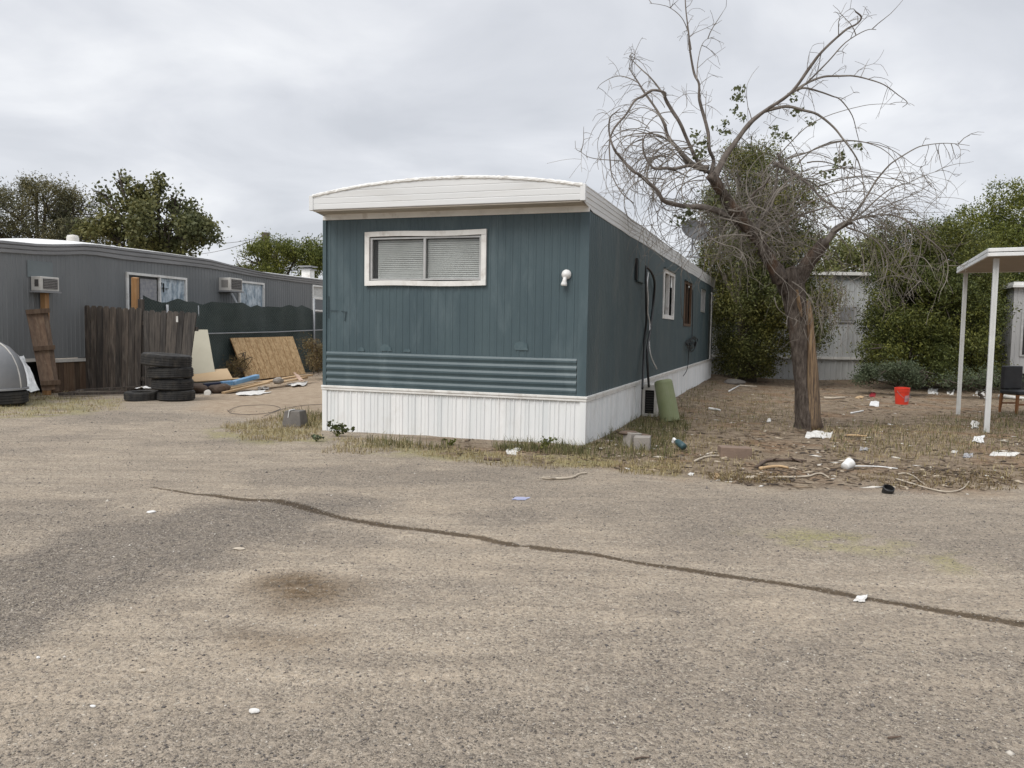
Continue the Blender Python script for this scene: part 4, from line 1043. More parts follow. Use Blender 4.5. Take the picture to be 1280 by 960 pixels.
wf = wooden('wooden_fence', 'upright section of weathered brown picket fence standing beside the grey home', 'fence', D(97, 382, YF + .1), D(177, 385, YF - .1), D(97, 489, YF + .1), D(175, 489, YF - .1), 10, M['old_wood'], (0.15, 0.82), 3, ragged=.02)
wf2 = wooden('wooden_fence', 'tilted dark picket fence section behind the tyre stack', 'fence', D(179, 388, 16.8), D(246, 391, 16.3), D(182, 492, 16.8), D(233, 492, 16.3), 9, M['grey_wood'], (0.2, 0.8), 4, ragged=.025)
m_ = MB(); P = D(222, 399, 16.42); m_.box((P[0] - .02, P[1] - 0.03, P[2] - .06), (P[0] + .02, P[1] - 0.02, P[2] + .06)); o = m_.build('paper_tag', M['paper']); o.parent = wf2; o.matrix_parent_inverse = Matrix.Translation(-wf2.location)
m_ = MB(); beam(m_, D(169, 347, 17.25), G(169, 486), 0.12, 0.12, (0, 1, 0)); tag(m_.build('fence_post', M['tan_post'], bevel=.005), 'tall tan wooden post rising behind the picket fence', 'post')
m_ = MB(); beam(m_, D(176.5, 374, 17.05), D(176.5, 490, 17.05), 0.10, 0.10, (0, 1, 0)); tag(m_.build('fence_post', M['old_wood'], bevel=.005), 'short grey wooden post between the two picket fence sections', 'post')
wooden('leaning_gate', 'narrow brown wooden gate with three battens leaning on the grey home', 'gate', on_plane(32, 388, LO + LE * .42, LE), on_plane(60, 386, LO + LE * .62, LE), on_plane(53, 490, LO + LE * .95, LE), on_plane(75, 489, LO + LE * 1.1, LE), 4, M['brown_wood'], (0.10, 0.52, 0.97), 8, gap=.02, ragged=.012, front_rails=True, rail_ext=0.03)
# planks on the ground before the fence
for k, (a, b, w, h, lb) in enumerate((((73, 496), (157, 494), .09, .05, 'long grey weathered plank lying before the picket fence'), ((95, 493), (190, 489), .10, .04, 'brown plank slanting across the other planks by the picket fence'), ((80, 499), (105, 499), .12, .03, 'short broken plank piece at the left end of the planks'))):
    m_ = MB(); beam(m_, G(*a, .05 + .03 * k), G(*b, .05 + .06 * k), w, h); tag(m_.build('plank', M['old_wood']), lb, 'plank', 'planks by the picket fence')
# tyres
def tyre(name, loc, R, w, tilt, label, group):
    root = empty(name, loc); root.rotation_euler = tilt; tag(root, label, 'tyre', group)
    r0 = R * 0.55
    prof = [(r0, -w * .36), (r0 + .01, -w * .44), (R * .74, -w * .50), (R * .90, -w * .47), (R * .965, -w * .40)]
    for k in range(4):
        z0 = -w * .36 + k * w * .18
        prof += [(R, z0), (R, z0 + w * .135), (R - .012, z0 + w * .145), (R - .012, z0 + w * .175)]
    prof += [(R * .965, w * .40), (R * .90, w * .47), (R * .74, w * .50), (r0 + .01, w * .44), (r0, w * .36), (r0 + .03, w * .3), (R * .86, w * .2), (R * .88, 0), (R * .86, -w * .2), (r0 + .03, -w * .3)]
    m_ = MB(); n = 54
    m_.lathe(prof, n, close=True)
    mm = len(prof)
    # tread lugs: every third step sunk a little
    for k in range(n):
        if k % 3 == 0:
            for i in range(5, 21):
                x, y, z = m_.v[k * mm + i]; m_.v[k * mm + i] = (x * .982, y * .982, z)
    m_.build('tyre_carcass', M['rubber'], root)
    return root
TS = 'worn tyres stacked by the picket fence'
g0 = G(218, 500)
Y0 = 15.15
for k, (u, R, w, tl, lb) in enumerate(((219, .34, .20, (0, 0, 0), 'bottom tyre of the stack of four'), (214.5, .375, .215, (0.02, 0.02, 1), 'second tyre from the bottom of the stack of four'), (212, .41, .215, (-0.02, 0.03, 2), 'third tyre from the bottom of the stack of four'), (207.5, .45, .245, (0.03, -0.07, 3), 'largest tyre sitting tilted on top of the stack of four'))):
    x = (u - 640) / FPX * Y0
    z = (0.10, 0.31, 0.525, 0.76)[k]
    tyre('tyre', (x, Y0, z), R, w, tl, lb, TS)
p = G(179, 500); tyre('tyre', p + np.array([0, 0, .085]), .335, .17, (0.02, 0, 0), 'single black tyre lying flat on the gravel beside the stack', None)
m_ = MB(); c = G(180, 496)
m_.grid([[(c[0] + (i - 3) * .045, c[1] + (j - 2) * .05, c[2] + .17 + .05 * float(vnoise(i * 1.3, j * 1.7)) * (1 - abs(i - 3) / 4)) for i in range(7)] for j in range(5)])
tag(m_.build('plastic_scrap', M['white_plastic'], solid=.006), 'white plastic scrap lying on the flat black tyre', 'litter')
# grey dome on a tyre at the left edge
p = G(-12, 506)
tyre('tyre', p + np.array([0, .1, .13]), .52, .25, (0, 0, 0), 'black tyre under the grey dome at the left edge', None)
dm = empty('plastic_dome', p + np.array([0, .1, .262])); tag(dm, 'tall grey plastic dome standing on a black tyre at the left edge', 'dome')
m_ = MB(); m_.lathe([(0.50, 0), (0.505, .10), (0.49, .25), (0.45, .42), (0.37, .60), (0.25, .74), (0.12, .82), (0, .845)], 40); m_.build('dome_shell', M['dome'], dm, smooth=True)
m_ = MB(); m_.tube([(0.505 * c_ if True else 0, -0.05, z) for c_, z in [(math.sin(t), 0.845 * math.cos(t)) for t in np.linspace(-PI / 2, PI / 2, 30)]], 0.014, 6)
for i, v in enumerate(m_.v):
    pass
m_.v = [(x * 1.0, y, max(z, 0)) for x, y, z in m_.v]; m_.build('dome_edge_highlight', M['crate'], dm, smooth=True)  # pale tube paints the bright line where light catches the dome's edge
m_ = MB(); m_.lathe([(0.50, 0), (0.53, 0), (0.53, .03), (0.505, .035)], 40); m_.build('dome_rim', M['grey_trim'], dm)
def crumple(name, label, cat, corners, mat, amp=.03, n=9, solid=.006, group=None, seed=0, irr=True):
    TL, TR, BR, BL = map(np.asarray, corners); o = (TL + TR + BR + BL) / 4; o = o.copy(); o[2] = min(p[2] for p in (TL, TR, BR, BL))
    nr = np.cross(TR - TL, BL - TL); nr /= np.linalg.norm(nr) + 1e-9
    m_ = MB(); rr = []
    for j in range(n):
        row = []
        for i in range(n):
            a, b = i / (n - 1), j / (n - 1)
            if irr:
                th = math.atan2(b - .5, a - .5); k_ = .55 + .55 * float(vnoise(math.cos(th) * 2.1 + seed * 1.3 + 8, math.sin(th) * 2.1 + seed * .7 + 8)); a = .5 + (a - .5) * k_; b = .5 + (b - .5) * k_
            P = (TL * (1 - a) + TR * a) * (1 - b) + (BL * (1 - a) + BR * a) * b
            row.append(P + nr * amp * (float(fbm(a * 4 + seed * 3.7, b * 4 + seed, 3)) - .45) * 2 - o)
        rr.append(row)
    m_.grid(rr); ob = m_.build(name, mat, solid=solid); ob.location = Vector(o); tag(ob, label, cat, group); return ob
crumple('metal_sheet', 'crumpled white metal sheet leaning between dome and wooden gate', 'sheet', (on_plane(13, 444, LO + LE * .25, LE), on_plane(30, 444, LO + LE * .3, LE), on_plane(50, 487, LO + LE * .9, LE), on_plane(22, 492, LO + LE * .8, LE)), M['white_metal'], .09, 12, .004, seed=2, irr=False)
# sheets and lumber by the green fence
def board(name, label, cat, TL, TR, BR, BL, mat, th=.018, grooves=0, group=None):
    TL, TR, BR, BL = map(lambda p: np.asarray(p, float), (TL, TR, BR, BL)); o = (BL + BR) / 2
    root = empty(name, o); tag(root, label, cat, group)
    nr = np.cross(TR - TL, BL - TL); nr /= np.linalg.norm(nr)
    if nr[1] > 0: nr = -nr
    def slab(a0, a1, d0, d1, m_):
        q = [TL + (TR - TL) * a0, TL + (TR - TL) * a1, BL + (BR - BL) * a1, BL + (BR - BL) * a0]
        vs = [p + nr * d0 - o for p in q] + [p + nr * d1 - o for p in q]
        m_.add(vs, [(0, 1, 2, 3), (7, 6, 5, 4), (0, 4, 5, 1), (1, 5, 6, 2), (2, 6, 7, 3), (3, 7, 4, 0)])
    m_ = MB()
    if not grooves: slab(0, 1, -th, 0, m_); m_.build('panel', mat, root)
    else:
        slab(0, 1, -th, -0.004, m_); m_.build('panel', M['tan_post'], root)
        m_ = MB(); cuts = [0, .10, .20, .26, .36, .46, .56, .64, .76, .86, 1.0]
        for a, b in zip(cuts[:-1], cuts[1:]): slab(a + (.004 if a else 0), b - (.004 if b < 1 else 0), -0.0035, 0.001, m_)
        m_.build('strand_face', mat, root)
    return root
bl_, br_ = G(309, 476), D(382, 467, 22.6)
board('strand_board', 'grooved tan strand board panel leaning on the green fence', 'board', D(288, 422.5, bl_[1] + .15), on_plane(366, 420.5, bl_, np.cross(br_ - bl_, D(288, 422.5, bl_[1] + .15) - bl_)), br_, bl_, M['osb'], .03, 9)
board('beige_panel', 'pale beige board leaning behind the tyre stack', 'board', D(228, 412, 18.1), D(259.5, 412, 18.3), D(269, 466, 17.95), D(232, 468, 17.7), M['beige_board'])
board('hardboard_sheet', 'low tan hardboard sheet at the foot of the beige board', 'board', D(232, 464, 17.9), D(284, 460.5, 18.15), D(291, 473, 17.8), D(232, 477, 17.4), M['tan_board'])
m_ = MB(); beam(m_, D(290, 479, 17.35), D(322, 470.5, 18.2), .13, .10); beam(m_, D(276, 480, 17.15), D(290, 478.5, 17.35), .135, .105)
o = m_.build('wrapped_bundle', M['blue'], bevel=.02); tag(o, 'long bundle in pale blue wrapping lying across the lumber pile', 'bundle')
m_ = MB(); beam(m_, D(254, 482, 16.9), D(276, 480, 17.1), .12, .10); tag(m_.build('dark_bundle', M['navy'], bevel=.02), 'navy wrapped bundle end next to the pale blue bundle', 'bundle')
LG = 'lumber lying in front of the strand board'
for k, (a, b, ya, yb, w, h, lb) in enumerate((((241, 477), (300, 473), 17.0, 17.9, .20, .02, 'long thin pale board under the blue bundle'),
        ((279, 491), (336, 478), 16.8, 18.2, .09, .04, 'pine stud lowest at the front of the lumber pile'), ((284, 486), (352, 474), 17.1, 18.9, .14, .04, 'wide pine board second from the front of the pile'),
        ((320, 479), (373, 470), 18.0, 20.2, .12, .04, 'pine board running toward the right end of the strand board'), ((345, 479), (383, 472), 18.6, 20.4, .09, .04, 'short pine stud at the right end of the pile'),
        ((372, 470.5), (389, 469), 19.6, 20.6, .09, .045, 'stubby tan board end poking out at the pile right end'))):
    m_ = MB(); beam(m_, D(*a, ya), D(*b, yb), w, h); tag(m_.build('lumber_board', M['lumber'], bevel=.003), lb, 'board', LG)
def rock(name, label, cat, c, r, mat, flat=.7, seed=0, sub=2, group=None):
    bm_ = __import__('bmesh').new(); __import__('bmesh').ops.create_icosphere(bm_, subdivisions=sub, radius=1)
    rr = random.Random(seed)
    for v in bm_.verts:
        s_ = 0.75 + 0.5 * float(vnoise(v.co.x * 1.5 + seed * 5.1 + 9, v.co.y * 1.5 + v.co.z * 1.1 + 20))
        v.co = Vector((v.co.x * r[0] * s_, v.co.y * r[1] * s_, v.co.z * r[2] * s_ * flat))
    me = bpy.data.meshes.new(name); bm_.to_mesh(me); bm_.free(); me.materials.append(mat)
    o = bpy.data.objects.new(name, me); COL.objects.link(o); o.location = Vector(c); tag(o, label, cat, group); return o
rock('concrete_lump', 'rough grey concrete lump lying on the lumber pile', 'rubble', D(348, 476, 18.3), (.12, .1, .09), M['concrete'], 1, 4)
crumple('scrap_sheet', 'long white torn sheet lying on the sand before the lumber', 'litter', (G(289, 492, .03), G(340, 488, .03), G(338, 493, .02), G(298, 497, .02)), M['paper'], .05, 9, seed=5)
crumple('scrap_sheet', 'small white sheet tucked under the lumber ends', 'litter', (G(320, 486, .05), G(337, 484, .05), G(337, 488, .02), G(322, 489, .02)), M['paper'], .05, 7, seed=6)
crumple('scrap_sheet', 'white sheet strip right of the concrete lump', 'litter', (G(356, 481, .05), G(388, 479, .05), G(386, 483, .02), G(360, 485, .02)), M['paper'], .05, 8, seed=7)
crumple('wood_scrap', 'pinkish split wood scrap at the right end of the lumber', 'litter', (D(367, 466, 19.2), D(374, 468, 19.2), D(381, 477, 19), D(374, 478, 19)), surf('pink_wood', (.42, .29, .22), (.5, .38, .3), 9), .05, 7, .03, seed=8)
m_ = MB(); c = D(259.5, 491.5, 16.4); m_.lathe([(0, -.02), (.07, -.02), (.075, 0), (.07, .02), (.03, .025), (0, .02)], 18, Matrix.Translation(Vector(c)) @ Matrix.Rotation(PI / 2 - .2, 4, 'X')); tag(m_.build('small_wheel', M['crate']), 'small round off white wheel in front of the dark junk', 'wheel')
for k, (u, v, Y, r, lb) in enumerate(((248, 486, 16.9, (.22, .2, .14), 'heap of dark scrap beside the tyre stack'), (273, 486, 17.0, (.22, .2, .13), 'heap of dark scrap below the blue bundle'))):
    rock('scrap_heap', lb, 'scrap', D(u, v, Y), r, M['dark_stick'], .9, 10 + k, 3)
m_ = MB(); m_.tube(spline([G(u, v, .012) for u, v in ((286, 514), (300, 508.5), (330, 507), (345, 508.5), (350, 512), (335, 517), (310, 519), (290, 517.5), (284, 513))]), .004, 5); m_.tube(spline([G(u, v, .012) for u, v in ((330, 521), (345, 515), (358, 511), (380, 507.5), (404, 506))]), .004, 5)
tag(m_.build('ground_wire', M['black_plastic']), 'thin dark wire lying in a loop on the sandy ground', 'wire')
# concrete pier block with metal strap
p = G(369, 533)
pb = empty('pier_block', p, math.radians(-8)); tag(pb, 'tapered grey concrete pier block with white metal strap in dry grass', 'concrete block')
m_ = MB(); b_, t_ = .155, .115; vs = [(-b_, -b_, -.03), (b_, -b_, -.03), (b_, b_, -.03), (-b_, b_, -.03), (-t_, -t_, .235), (t_, -t_, .235), (t_, t_, .235), (-t_, t_, .235)]
m_.add(vs, [(0, 3, 2, 1), (4, 5, 6, 7), (0, 1, 5, 4), (1, 2, 6, 5), (2, 3, 7, 6), (3, 0, 4, 7)]); m_.build('block_body', M['concrete_dark'], pb, bevel=.012)
m_ = MB(); beam(m_, (-.05, -.126, .14), (-.035, -.118, .245), .008, .028, (0, 1, 0)); beam(m_, (-.035, -.118, .247), (-.03, .05, .247), .028, .006); m_.build('metal_strap', M['white_plastic'], pb)

# ================================================================== DEAD TREE
TB = G(1011, 536)
TY = TB[1]
tree = empty('dead_tree', TB); tag(tree, 'bare dead tree with split trunk and tangled drooping grey branches', 'tree')
TO = np.array([TB[0], TB[1], TB[2]])
def tw(u, v, dy=0.0): return D(u, v, TY + dy) - TO
def knotted(mb, pts, rad, n, seed, rough=.10, sub=6):
    """limb with fluted, knotty surface"""
    P = spline(pts, sub); m = len(P); R_ = np.interp(np.linspace(0, 1, m), np.linspace(0, 1, len(rad)), rad)
    prev = None; vs = []; fs = []
    for i, p in enumerate(P):
        t = P[min(i + 1, m - 1)] - P[max(i - 1, 0)]; t = t / np.linalg.norm(t)
        a = np.cross(t, np.array([.3, .5, .8])) if prev is None else prev - t * (prev @ t)
        a /= np.linalg.norm(a); prev = a; b = np.cross(t, a)
        for k in range(n):
            th = 2 * PI * k / n
            s_ = 1 + rough * (math.sin(3 * th + seed + i * .13) * .5 + math.sin(7 * th + seed * 2 - i * .07) * .35 + (math.sin(11 * th + seed - i * .09) * .35 if n > 20 else 0)) + rough * 2.2 * (float(fbm(k * 9.0 / n + seed * 3, i * .35 + seed)) - .47)
            vs.append(p + (a * math.cos(th) + b * math.sin(th)) * R_[i] * s_)
    for i in range(m - 1):
        for k in range(n):
            fs.append((i * n + k, i * n + (k + 1) % n, (i + 1) * n + (k + 1) % n, (i + 1) * n + k))
    fs.append(tuple(range(n - 1, -1, -1))); fs.append(tuple((m - 1) * n + k for k in range(n)))
    mb.add(vs, fs); return P
m_ = MB()
knotted(m_, [tw(1011.5, 545), tw(1011, 532), tw(1009, 510), tw(1006.5, 480), tw(1003, 450), tw(1000, 420), tw(997, 392), tw(993, 368), tw(990, 350, .02), tw(986, 336, .05)], [.225, .188, .168, .158, .150, .147, .150, .162, .168, .135], 44, 1.0, .17)
knotted(m_, [tw(984, 366, .02), tw(976, 345), tw(963, 328), tw(953, 312, .05)], [.115, .108, .092, .085], 18, 2.2, .16)
m_.build('trunk', M['bark'], tree, smooth=True)
# torn strip of exposed heartwood down the right side of the trunk
m_ = MB()
def rib_strip(mb, px, w, dy, seed):
    C_ = [tw(u, v, dy) for u, v in px]; rr = []
    for i, c in enumerate(C_):
        ww = w[i]; row = []
        for k in range(9):
            a = (k / 8 - .5)
            row.append(c + np.array([a * ww, -0.02 * math.cos(a * PI) + 0.012 * (float(vnoise(k * 1.7 + seed, i * .9)) - .5) + abs(a) ** 2 * .16, 0]))
        rr.append(row)
    mb.grid(rr)
rib_strip(m_, [(1011, 376), (1012, 384), (1013.5, 400), (1015, 420), (1016, 440), (1017, 460), (1017.5, 480), (1018, 500), (1018.5, 515), (1019, 530), (1019.5, 538)], [.03, .075, .09, .10, .12, .15, .17, .185, .19, .19, .20], -.185, 3)
m_.build('exposed_heartwood', M['heartwood'], tree, smooth=True, solid=.02)
m_ = MB(); rib_strip(m_, [(996, 362), (998, 370), (1000, 380), (1001.5, 390), (1002, 396)], [.02, .05, .055, .04, .01], -.185, 7)
m_.build('exposed_heartwood', M['heartwood'], tree, smooth=True, solid=.012)
# snapped stub on the right
m_ = MB(); knotted(m_, [tw(996, 352), tw(1006, 334, -.05), tw(1019, 316, -.1), tw(1031, 302, -.12)], [.13, .105, .10, .085], 18, 4.0, .16)
for k in range(9):
    a = tw(1028 + random.uniform(-4, 4), 303 + random.uniform(-3, 6), -.12 + random.uniform(-.06, .06)); m_.tube([a, a + (tw(1037, 293, -.1) - tw(1030, 302, -.1)) * random.uniform(.5, 1.6)], [.022, .003], 4)
m_.build('snapped_limb', M['bark'], tree, smooth=True)
# limbs traced with depth offsets: (pixels, start dy, end dy, start radius, end radius)
LIMBS = [
 ([(976, 350), (966, 334), (955, 314), (942, 294), (926, 272), (910, 252), (897, 234), (890, 220)], -.12, -.55, .110, .070, 'limb'),
 ([(893, 226), (905, 201), (920, 176), (937, 155), (957, 137), (989, 117), (1010, 84), (1029, 64), (1057, 40), (1073, 30), (1078, 20), (1070, 15)], -.5, -.9, .048, .008, 'limb'),
 ([(996, 114), (1012, 100), (1035, 77), (1057, 53), (1082, 38), (1095, 37)], -.55, -1.2, .016, .004, 'l'),
 ([(990, 116), (1008, 104), (1029, 96), (1050, 95), (1067, 95), (1085, 99), (1105, 106), (1123, 119), (1134, 128), (1128, 134)], -.55, -.2, .022, .004, 'l'),
 ([(985, 118), (1004, 110), (1023, 114), (1040, 120), (1051, 125), (1065, 144), (1071, 166), (1075, 181)], -.5, .3, .020, .004, 'l'),
 ([(955, 139), (970, 135), (986, 133), (1005, 138), (1022, 143), (1042, 159), (1054, 174), (1066, 190), (1074, 205), (1079, 228), (1081, 252)], -.42, -.7, .030, .006, 'l'),
 ([(885, 215), (872, 202), (858, 174), (848, 154), (837, 135), (831, 122), (829, 117), (815, 115), (802, 119), (792, 127), (783, 142), (776, 150), (767, 162), (763, 180), (762, 205), (766, 222), (778, 240), (794, 254)], -.28, -1.0, .036, .006, 'limb'),
 ([(831, 121), (822, 108), (812, 96), (802, 87), (792, 77), (787, 70), (800, 76)], -.6, -.5, .017, .004, 'l'),
 ([(884, 212), (870, 207), (856, 195), (846, 184), (836, 170), (830, 153), (822, 136), (806, 114), (796, 102), (790, 92), (786, 83)], -.28, .4, .050, .005, 'limb'),
 ([(797, 103), (787, 98), (775, 95), (765, 97), (757, 101), (750, 106), (746, 112)], .3, .4, .010, .003, 'l'),
 ([(889, 218), (891, 202), (887, 185), (884, 165), (880, 142), (876, 124), (872, 105), (868, 92), (864, 60), (861, 40), (858, 15), (855, -8)], -.3, -.5, .036, .008, 'limb'),
 ([(893, 215), (890, 196), (886, 178), (883, 158), (882, 135), (883, 114)], -.3, .3, .018, .004, 'l'),
 ([(864, 62), (860, 40), (852, 22), (838, 10), (826, 6), (812, 4)], -.45, -.6, .009, .003, 'l'),
 ([(871, 100), (872, 80), (876, 60), (882, 50), (893, 46)], -.45, -.3, .010, .003, 'l'),
 ([(930, 288), (915, 276), (898, 264), (879, 260), (860, 258), (842, 257), (829, 248), (820, 238), (811, 227), (800, 220), (790, 213), (778, 199), (768, 184), (763, 165), (762, 147), (768, 140), (777, 137)], -.2, -1.4, .052, .006, 'limb'),
 ([(888, 216), (875, 210), (860, 209), (845, 210), (832, 211), (820, 212), (812, 207), (804, 194), (802, 180), (806, 168), (818, 165), (832, 168), (840, 178)], -.3, -.9, .034, .006, 'limb'),
 ([(872, 208), (858, 198), (848, 186), (838, 178), (826, 170), (812, 167), (800, 167), (786, 169), (776, 176), (770, 186), (768, 198)], -.25, -.1, .024, .004, 'l'),
 ([(800, 222), (790, 210), (778, 202), (761, 200), (748, 199), (735, 196), (726, 190), (720, 186), (719, 176)], -.9, -1.3, .010, .003, 'l'),
 ([(942, 294), (948, 280), (955, 268), (963, 255), (968, 235), (972, 215), (976, 195)], -.1, .3, .050, .012, 'limb'),
 ([(955, 300), (968, 284), (985, 276), (1002, 268), (1022, 262), (1040, 258), (1058, 262)], 0, -.6, .030, .006, 'l'),
 ([(968, 205), (985, 213), (1002, 226), (1015, 236), (1028, 248), (1045, 262), (1055, 272)], .2, -.4, .034, .007, 'limb'),
 ([(972, 192), (978, 205), (985, 217), (999, 222), (1015, 228), (1030, 240), (1040, 255)], .2, .5, .024, .006, 'l'),
 ([(1026, 308), (1034, 299), (1046, 288), (1060, 279), (1066, 275)], -.16, -.2, .055, .035, 'limb'),
 ([(1050, 284), (1062, 277), (1078, 272), (1098, 268), (1118, 262), (1135, 262)], -.2, -.5, .022, .005, 'l'),
 ([(1040, 290), (1060, 276), (1081, 249), (1095, 226), (1110, 208), (1120, 200), (1145, 185), (1160, 181), (1179, 179), (1198, 180), (1212, 182)], -.2, -.7, .022, .003, 'l'),
 ([(985, 198), (1005, 192), (1025, 184), (1045, 178), (1064, 176), (1082, 178), (1098, 181), (1114, 187), (1130, 197), (1142, 206), (1152, 209)], .3, -.2, .014, .003, 'l'),
 ([(1062, 278), (1080, 264), (1095, 250), (1110, 238), (1123, 232), (1137, 228), (1151, 221), (1165, 216), (1179, 212)], -.3, -.4, .016, .003, 'l'),
 ([(1060, 278), (1085, 268), (1110, 256), (1130, 248), (1148, 240), (1160, 232), (1167, 228)], -.3, .1, .014, .003, 'l'),
 ([(1078, 272), (1100, 270), (1118, 267), (1132, 266), (1155, 266), (1182, 265)], -.3, 0, .010, .003, 'l'),
 ([(1100, 268), (1120, 270), (1137, 279), (1152, 292), (1171, 307), (1181, 318), (1185, 332), (1183, 350), (1176, 364), (1173, 377)], -.5, -.9, .014, .003, 'l'),
 ([(1110, 268), (1132, 274), (1149, 292), (1151, 308), (1148, 325), (1141, 342), (1134, 354)], -.5, -.7, .011, .003, 'l'),
 ([(1058, 284), (1080, 292), (1100, 306), (1109, 330), (1104, 352), (1096, 377)], -.4, -.9, .016, .003, 'l'),
 ([(1100, 300), (1115, 318), (1125, 335), (1140, 348), (1152, 352)], -.6, -.8, .009, .003, 'l'),
 ([(1138, 280), (1140, 300), (1133, 318), (1122, 333)], -.6, -.8, .008, .003, 'l'),
 ([(925, 276), (935, 262), (940, 246), (946, 236), (956, 230), (962, 222)], -.35, -.7, .035, .008, 'limb'),
 ([(910, 262), (925, 264), (940, 258), (955, 262), (968, 274), (980, 304)], -.4, -.9, .016, .004, 'l'),
 ([(900, 272), (925, 278), (945, 285), (965, 296), (985, 308)], -.5, -1.0, .013, .003, 'l'),
 ([(965, 330), (958, 318), (952, 306), (950, 292), (940, 284)], -.4, -.8, .014, .004, 'l'),
 ([(884, 290), (892, 300), (905, 306), (920, 310), (930, 320), (934, 332)], -.5, -.9, .014, .003, 'l'),
 ([(990, 352), (1004, 362), (1014, 376), (1020, 392)], -.25, -.5, .012, .004, 'l'),
 ([(968, 372), (972, 385), (984, 395), (1000, 402)], -.3, -.5, .008, .003, 'l'),
]
rt = random.Random(42)
TW = MB(); LV = []
def vnorm(a): return a / (np.linalg.norm(a) + 1e-9)
def rv3(): return vnorm(np.array([rt.gauss(0, 1), rt.gauss(0, 1), rt.gauss(0, 1)]))
ntw = 0
def twig(p, d, L, r, depth, droop, curl):
    """one curving twig with its own side shoots"""
    global ntw
    ntw += 1
    n = max(4, int(L / .09)); pts = [p]; ax = rv3(); q = p.copy(); dd = d.copy()
    k_ = curl * rt.uniform(-1, 1)
    for i in range(n):
        dd = vnorm(dd + np.cross(ax, dd) * k_ * .7 / n + np.array([0, 0, -droop / n]) + rv3() * .19)
        q = q + dd * L / n; pts.append(q)
    TW.tube(pts, list(np.linspace(r * 1.25, max(r * .4, .0024), len(pts))), 4 if r > .005 else 3, cap=False)
    if depth > 0:
        for _ in range(rt.randint(2, 5) if depth > 1 else rt.randint(1, 4)):
            i = rt.randint(1, len(pts) - 1); t = vnorm(pts[i] - pts[i - 1])
            nd = vnorm(t * rt.uniform(.3, .9) + rv3() * .8)
            twig(pts[i], nd, L * rt.uniform(.3, .65), r * .55, depth - 1, droop, curl)
    return pts
for px, dy0, dy1, r0, r1, kind in LIMBS:
    n = len(px); pts = [tw(u, v, dy0 + (dy1 - dy0) * (i / (n - 1)) + .05 * math.sin(i * 1.9 + u)) for i, (u, v) in enumerate(px)]
    rad = [r0 + (r1 - r0) * (i / (n - 1)) ** .7 for i in range(n)]
    if kind == 'limb':
        m_ = MB(); P = knotted(m_, [p + rv3() * .022 for p in pts], [q * rt.uniform(.84, 1.14) for q in rad], 14 if r0 > .04 else 8, px[0][0], .24 if r0 > .04 else .12, 7)
        m_.build('limb', M['bark'] if r0 > .055 else M['limb'], tree, smooth=True)
    else:
        P = spline(pts, 4); TW.tube(P, list(np.interp(np.linspace(0, 1, len(P)), np.linspace(0, 1, n), rad)), 5, cap=False, wob=.06)
    # side twigs
    Ltot = sum(np.linalg.norm(P[i + 1] - P[i]) for i in range(len(P) - 1))
    k = int(Ltot * (3.6 if kind == 'limb' else 3.0)) + 2
    for _ in range(k):
        f = rt.random() ** .8
        i = min(int(f * (len(P) - 1)), len(P) - 2); i = max(i, 1)
        t = vnorm(P[i + 1] - P[i]); side_ = vnorm(np.cross(t, rv3()))
        d = vnorm(t * rt.uniform(.1, .8) + side_ * .9 + np.array([0, 0, .15]))
        u_, v_ = px[min(int(f * n), n - 1)]
        L = rt.uniform(.12, .55) * (1.5 if rt.random() < .22 else 1)
        twig(P[i], d, L, rt.uniform(.003, .0062), 1, rt.uniform(-.3, 1.2), 1.8)
# dense tangle in the heart of the crown
for _ in range(330):
    u = rt.gauss(940, 42); v = rt.gauss(272, 36)
    if v > 326 or u < 850: continue
    twig(tw(u, v, rt.uniform(-.55, .6)), vnorm(rv3() + np.array([.1, -.1, -.1])), rt.uniform(.3, 1.0), rt.uniform(.003, .0065), 1, rt.uniform(-.2, 1.0), 2.2)
def arc_branch(p, ang, turn, L, r, dyd, shoots):
    # slender branch that arches over in a steady curve, as seen on weeping trees
    n = 26; pts = [p]; q = p.copy(); a = ang; yd = rt.uniform(-.5, .5) * dyd
    for i in range(n):
        a += turn / n * (1 + .6 * i / n) + rt.gauss(0, .05)
        q = q + np.array([math.cos(a), yd, math.sin(a)]) * L / n; pts.append(q)
    TW.tube(pts, list(np.linspace(r, r * .3, n + 1)), 5, cap=False, wob=.06)
    for _ in range(shoots):
        i = rt.randint(6, n - 1); t = vnorm(pts[i] - pts[i - 1])
        twig(pts[i], vnorm(t * .8 + rv3() * .6), rt.uniform(.12, .45), r * .4, 1, rt.uniform(.1, 1.0), 1.6)
for _ in range(30):
    arc_branch(tw(rt.uniform(828, 888), rt.uniform(172, 228), rt.uniform(-.9, .2)), math.radians(rt.uniform(125, 195)), rt.uniform(1.6, 3.9), rt.uniform(.9, 2.0), rt.uniform(.006, .012), .8, 3)
for _ in range(14):
    arc_branch(tw(rt.uniform(796, 850), rt.uniform(125, 205), rt.uniform(-.9, .2)), math.radians(rt.uniform(110, 200)), rt.uniform(1.8, 4.2), rt.uniform(.8, 1.7), rt.uniform(.005, .009), .8, 2)
for _ in range(16):
    arc_branch(tw(rt.uniform(950, 1030), rt.uniform(200, 280), rt.uniform(-.8, .3)), math.radians(rt.uniform(5, 75)), -rt.uniform(.9, 2.0), rt.uniform(1.0, 2.1), rt.uniform(.006, .012), .8, 3)
for _ in range(16):
    arc_branch(tw(rt.uniform(900, 985), rt.uniform(235, 310), rt.uniform(-.8, -.1)), math.radians(rt.uniform(20, 170)), rt.choice((-1, 1)) * rt.uniform(.8, 2.2), rt.uniform(.7, 1.6), rt.uniform(.006, .012), .8, 2)
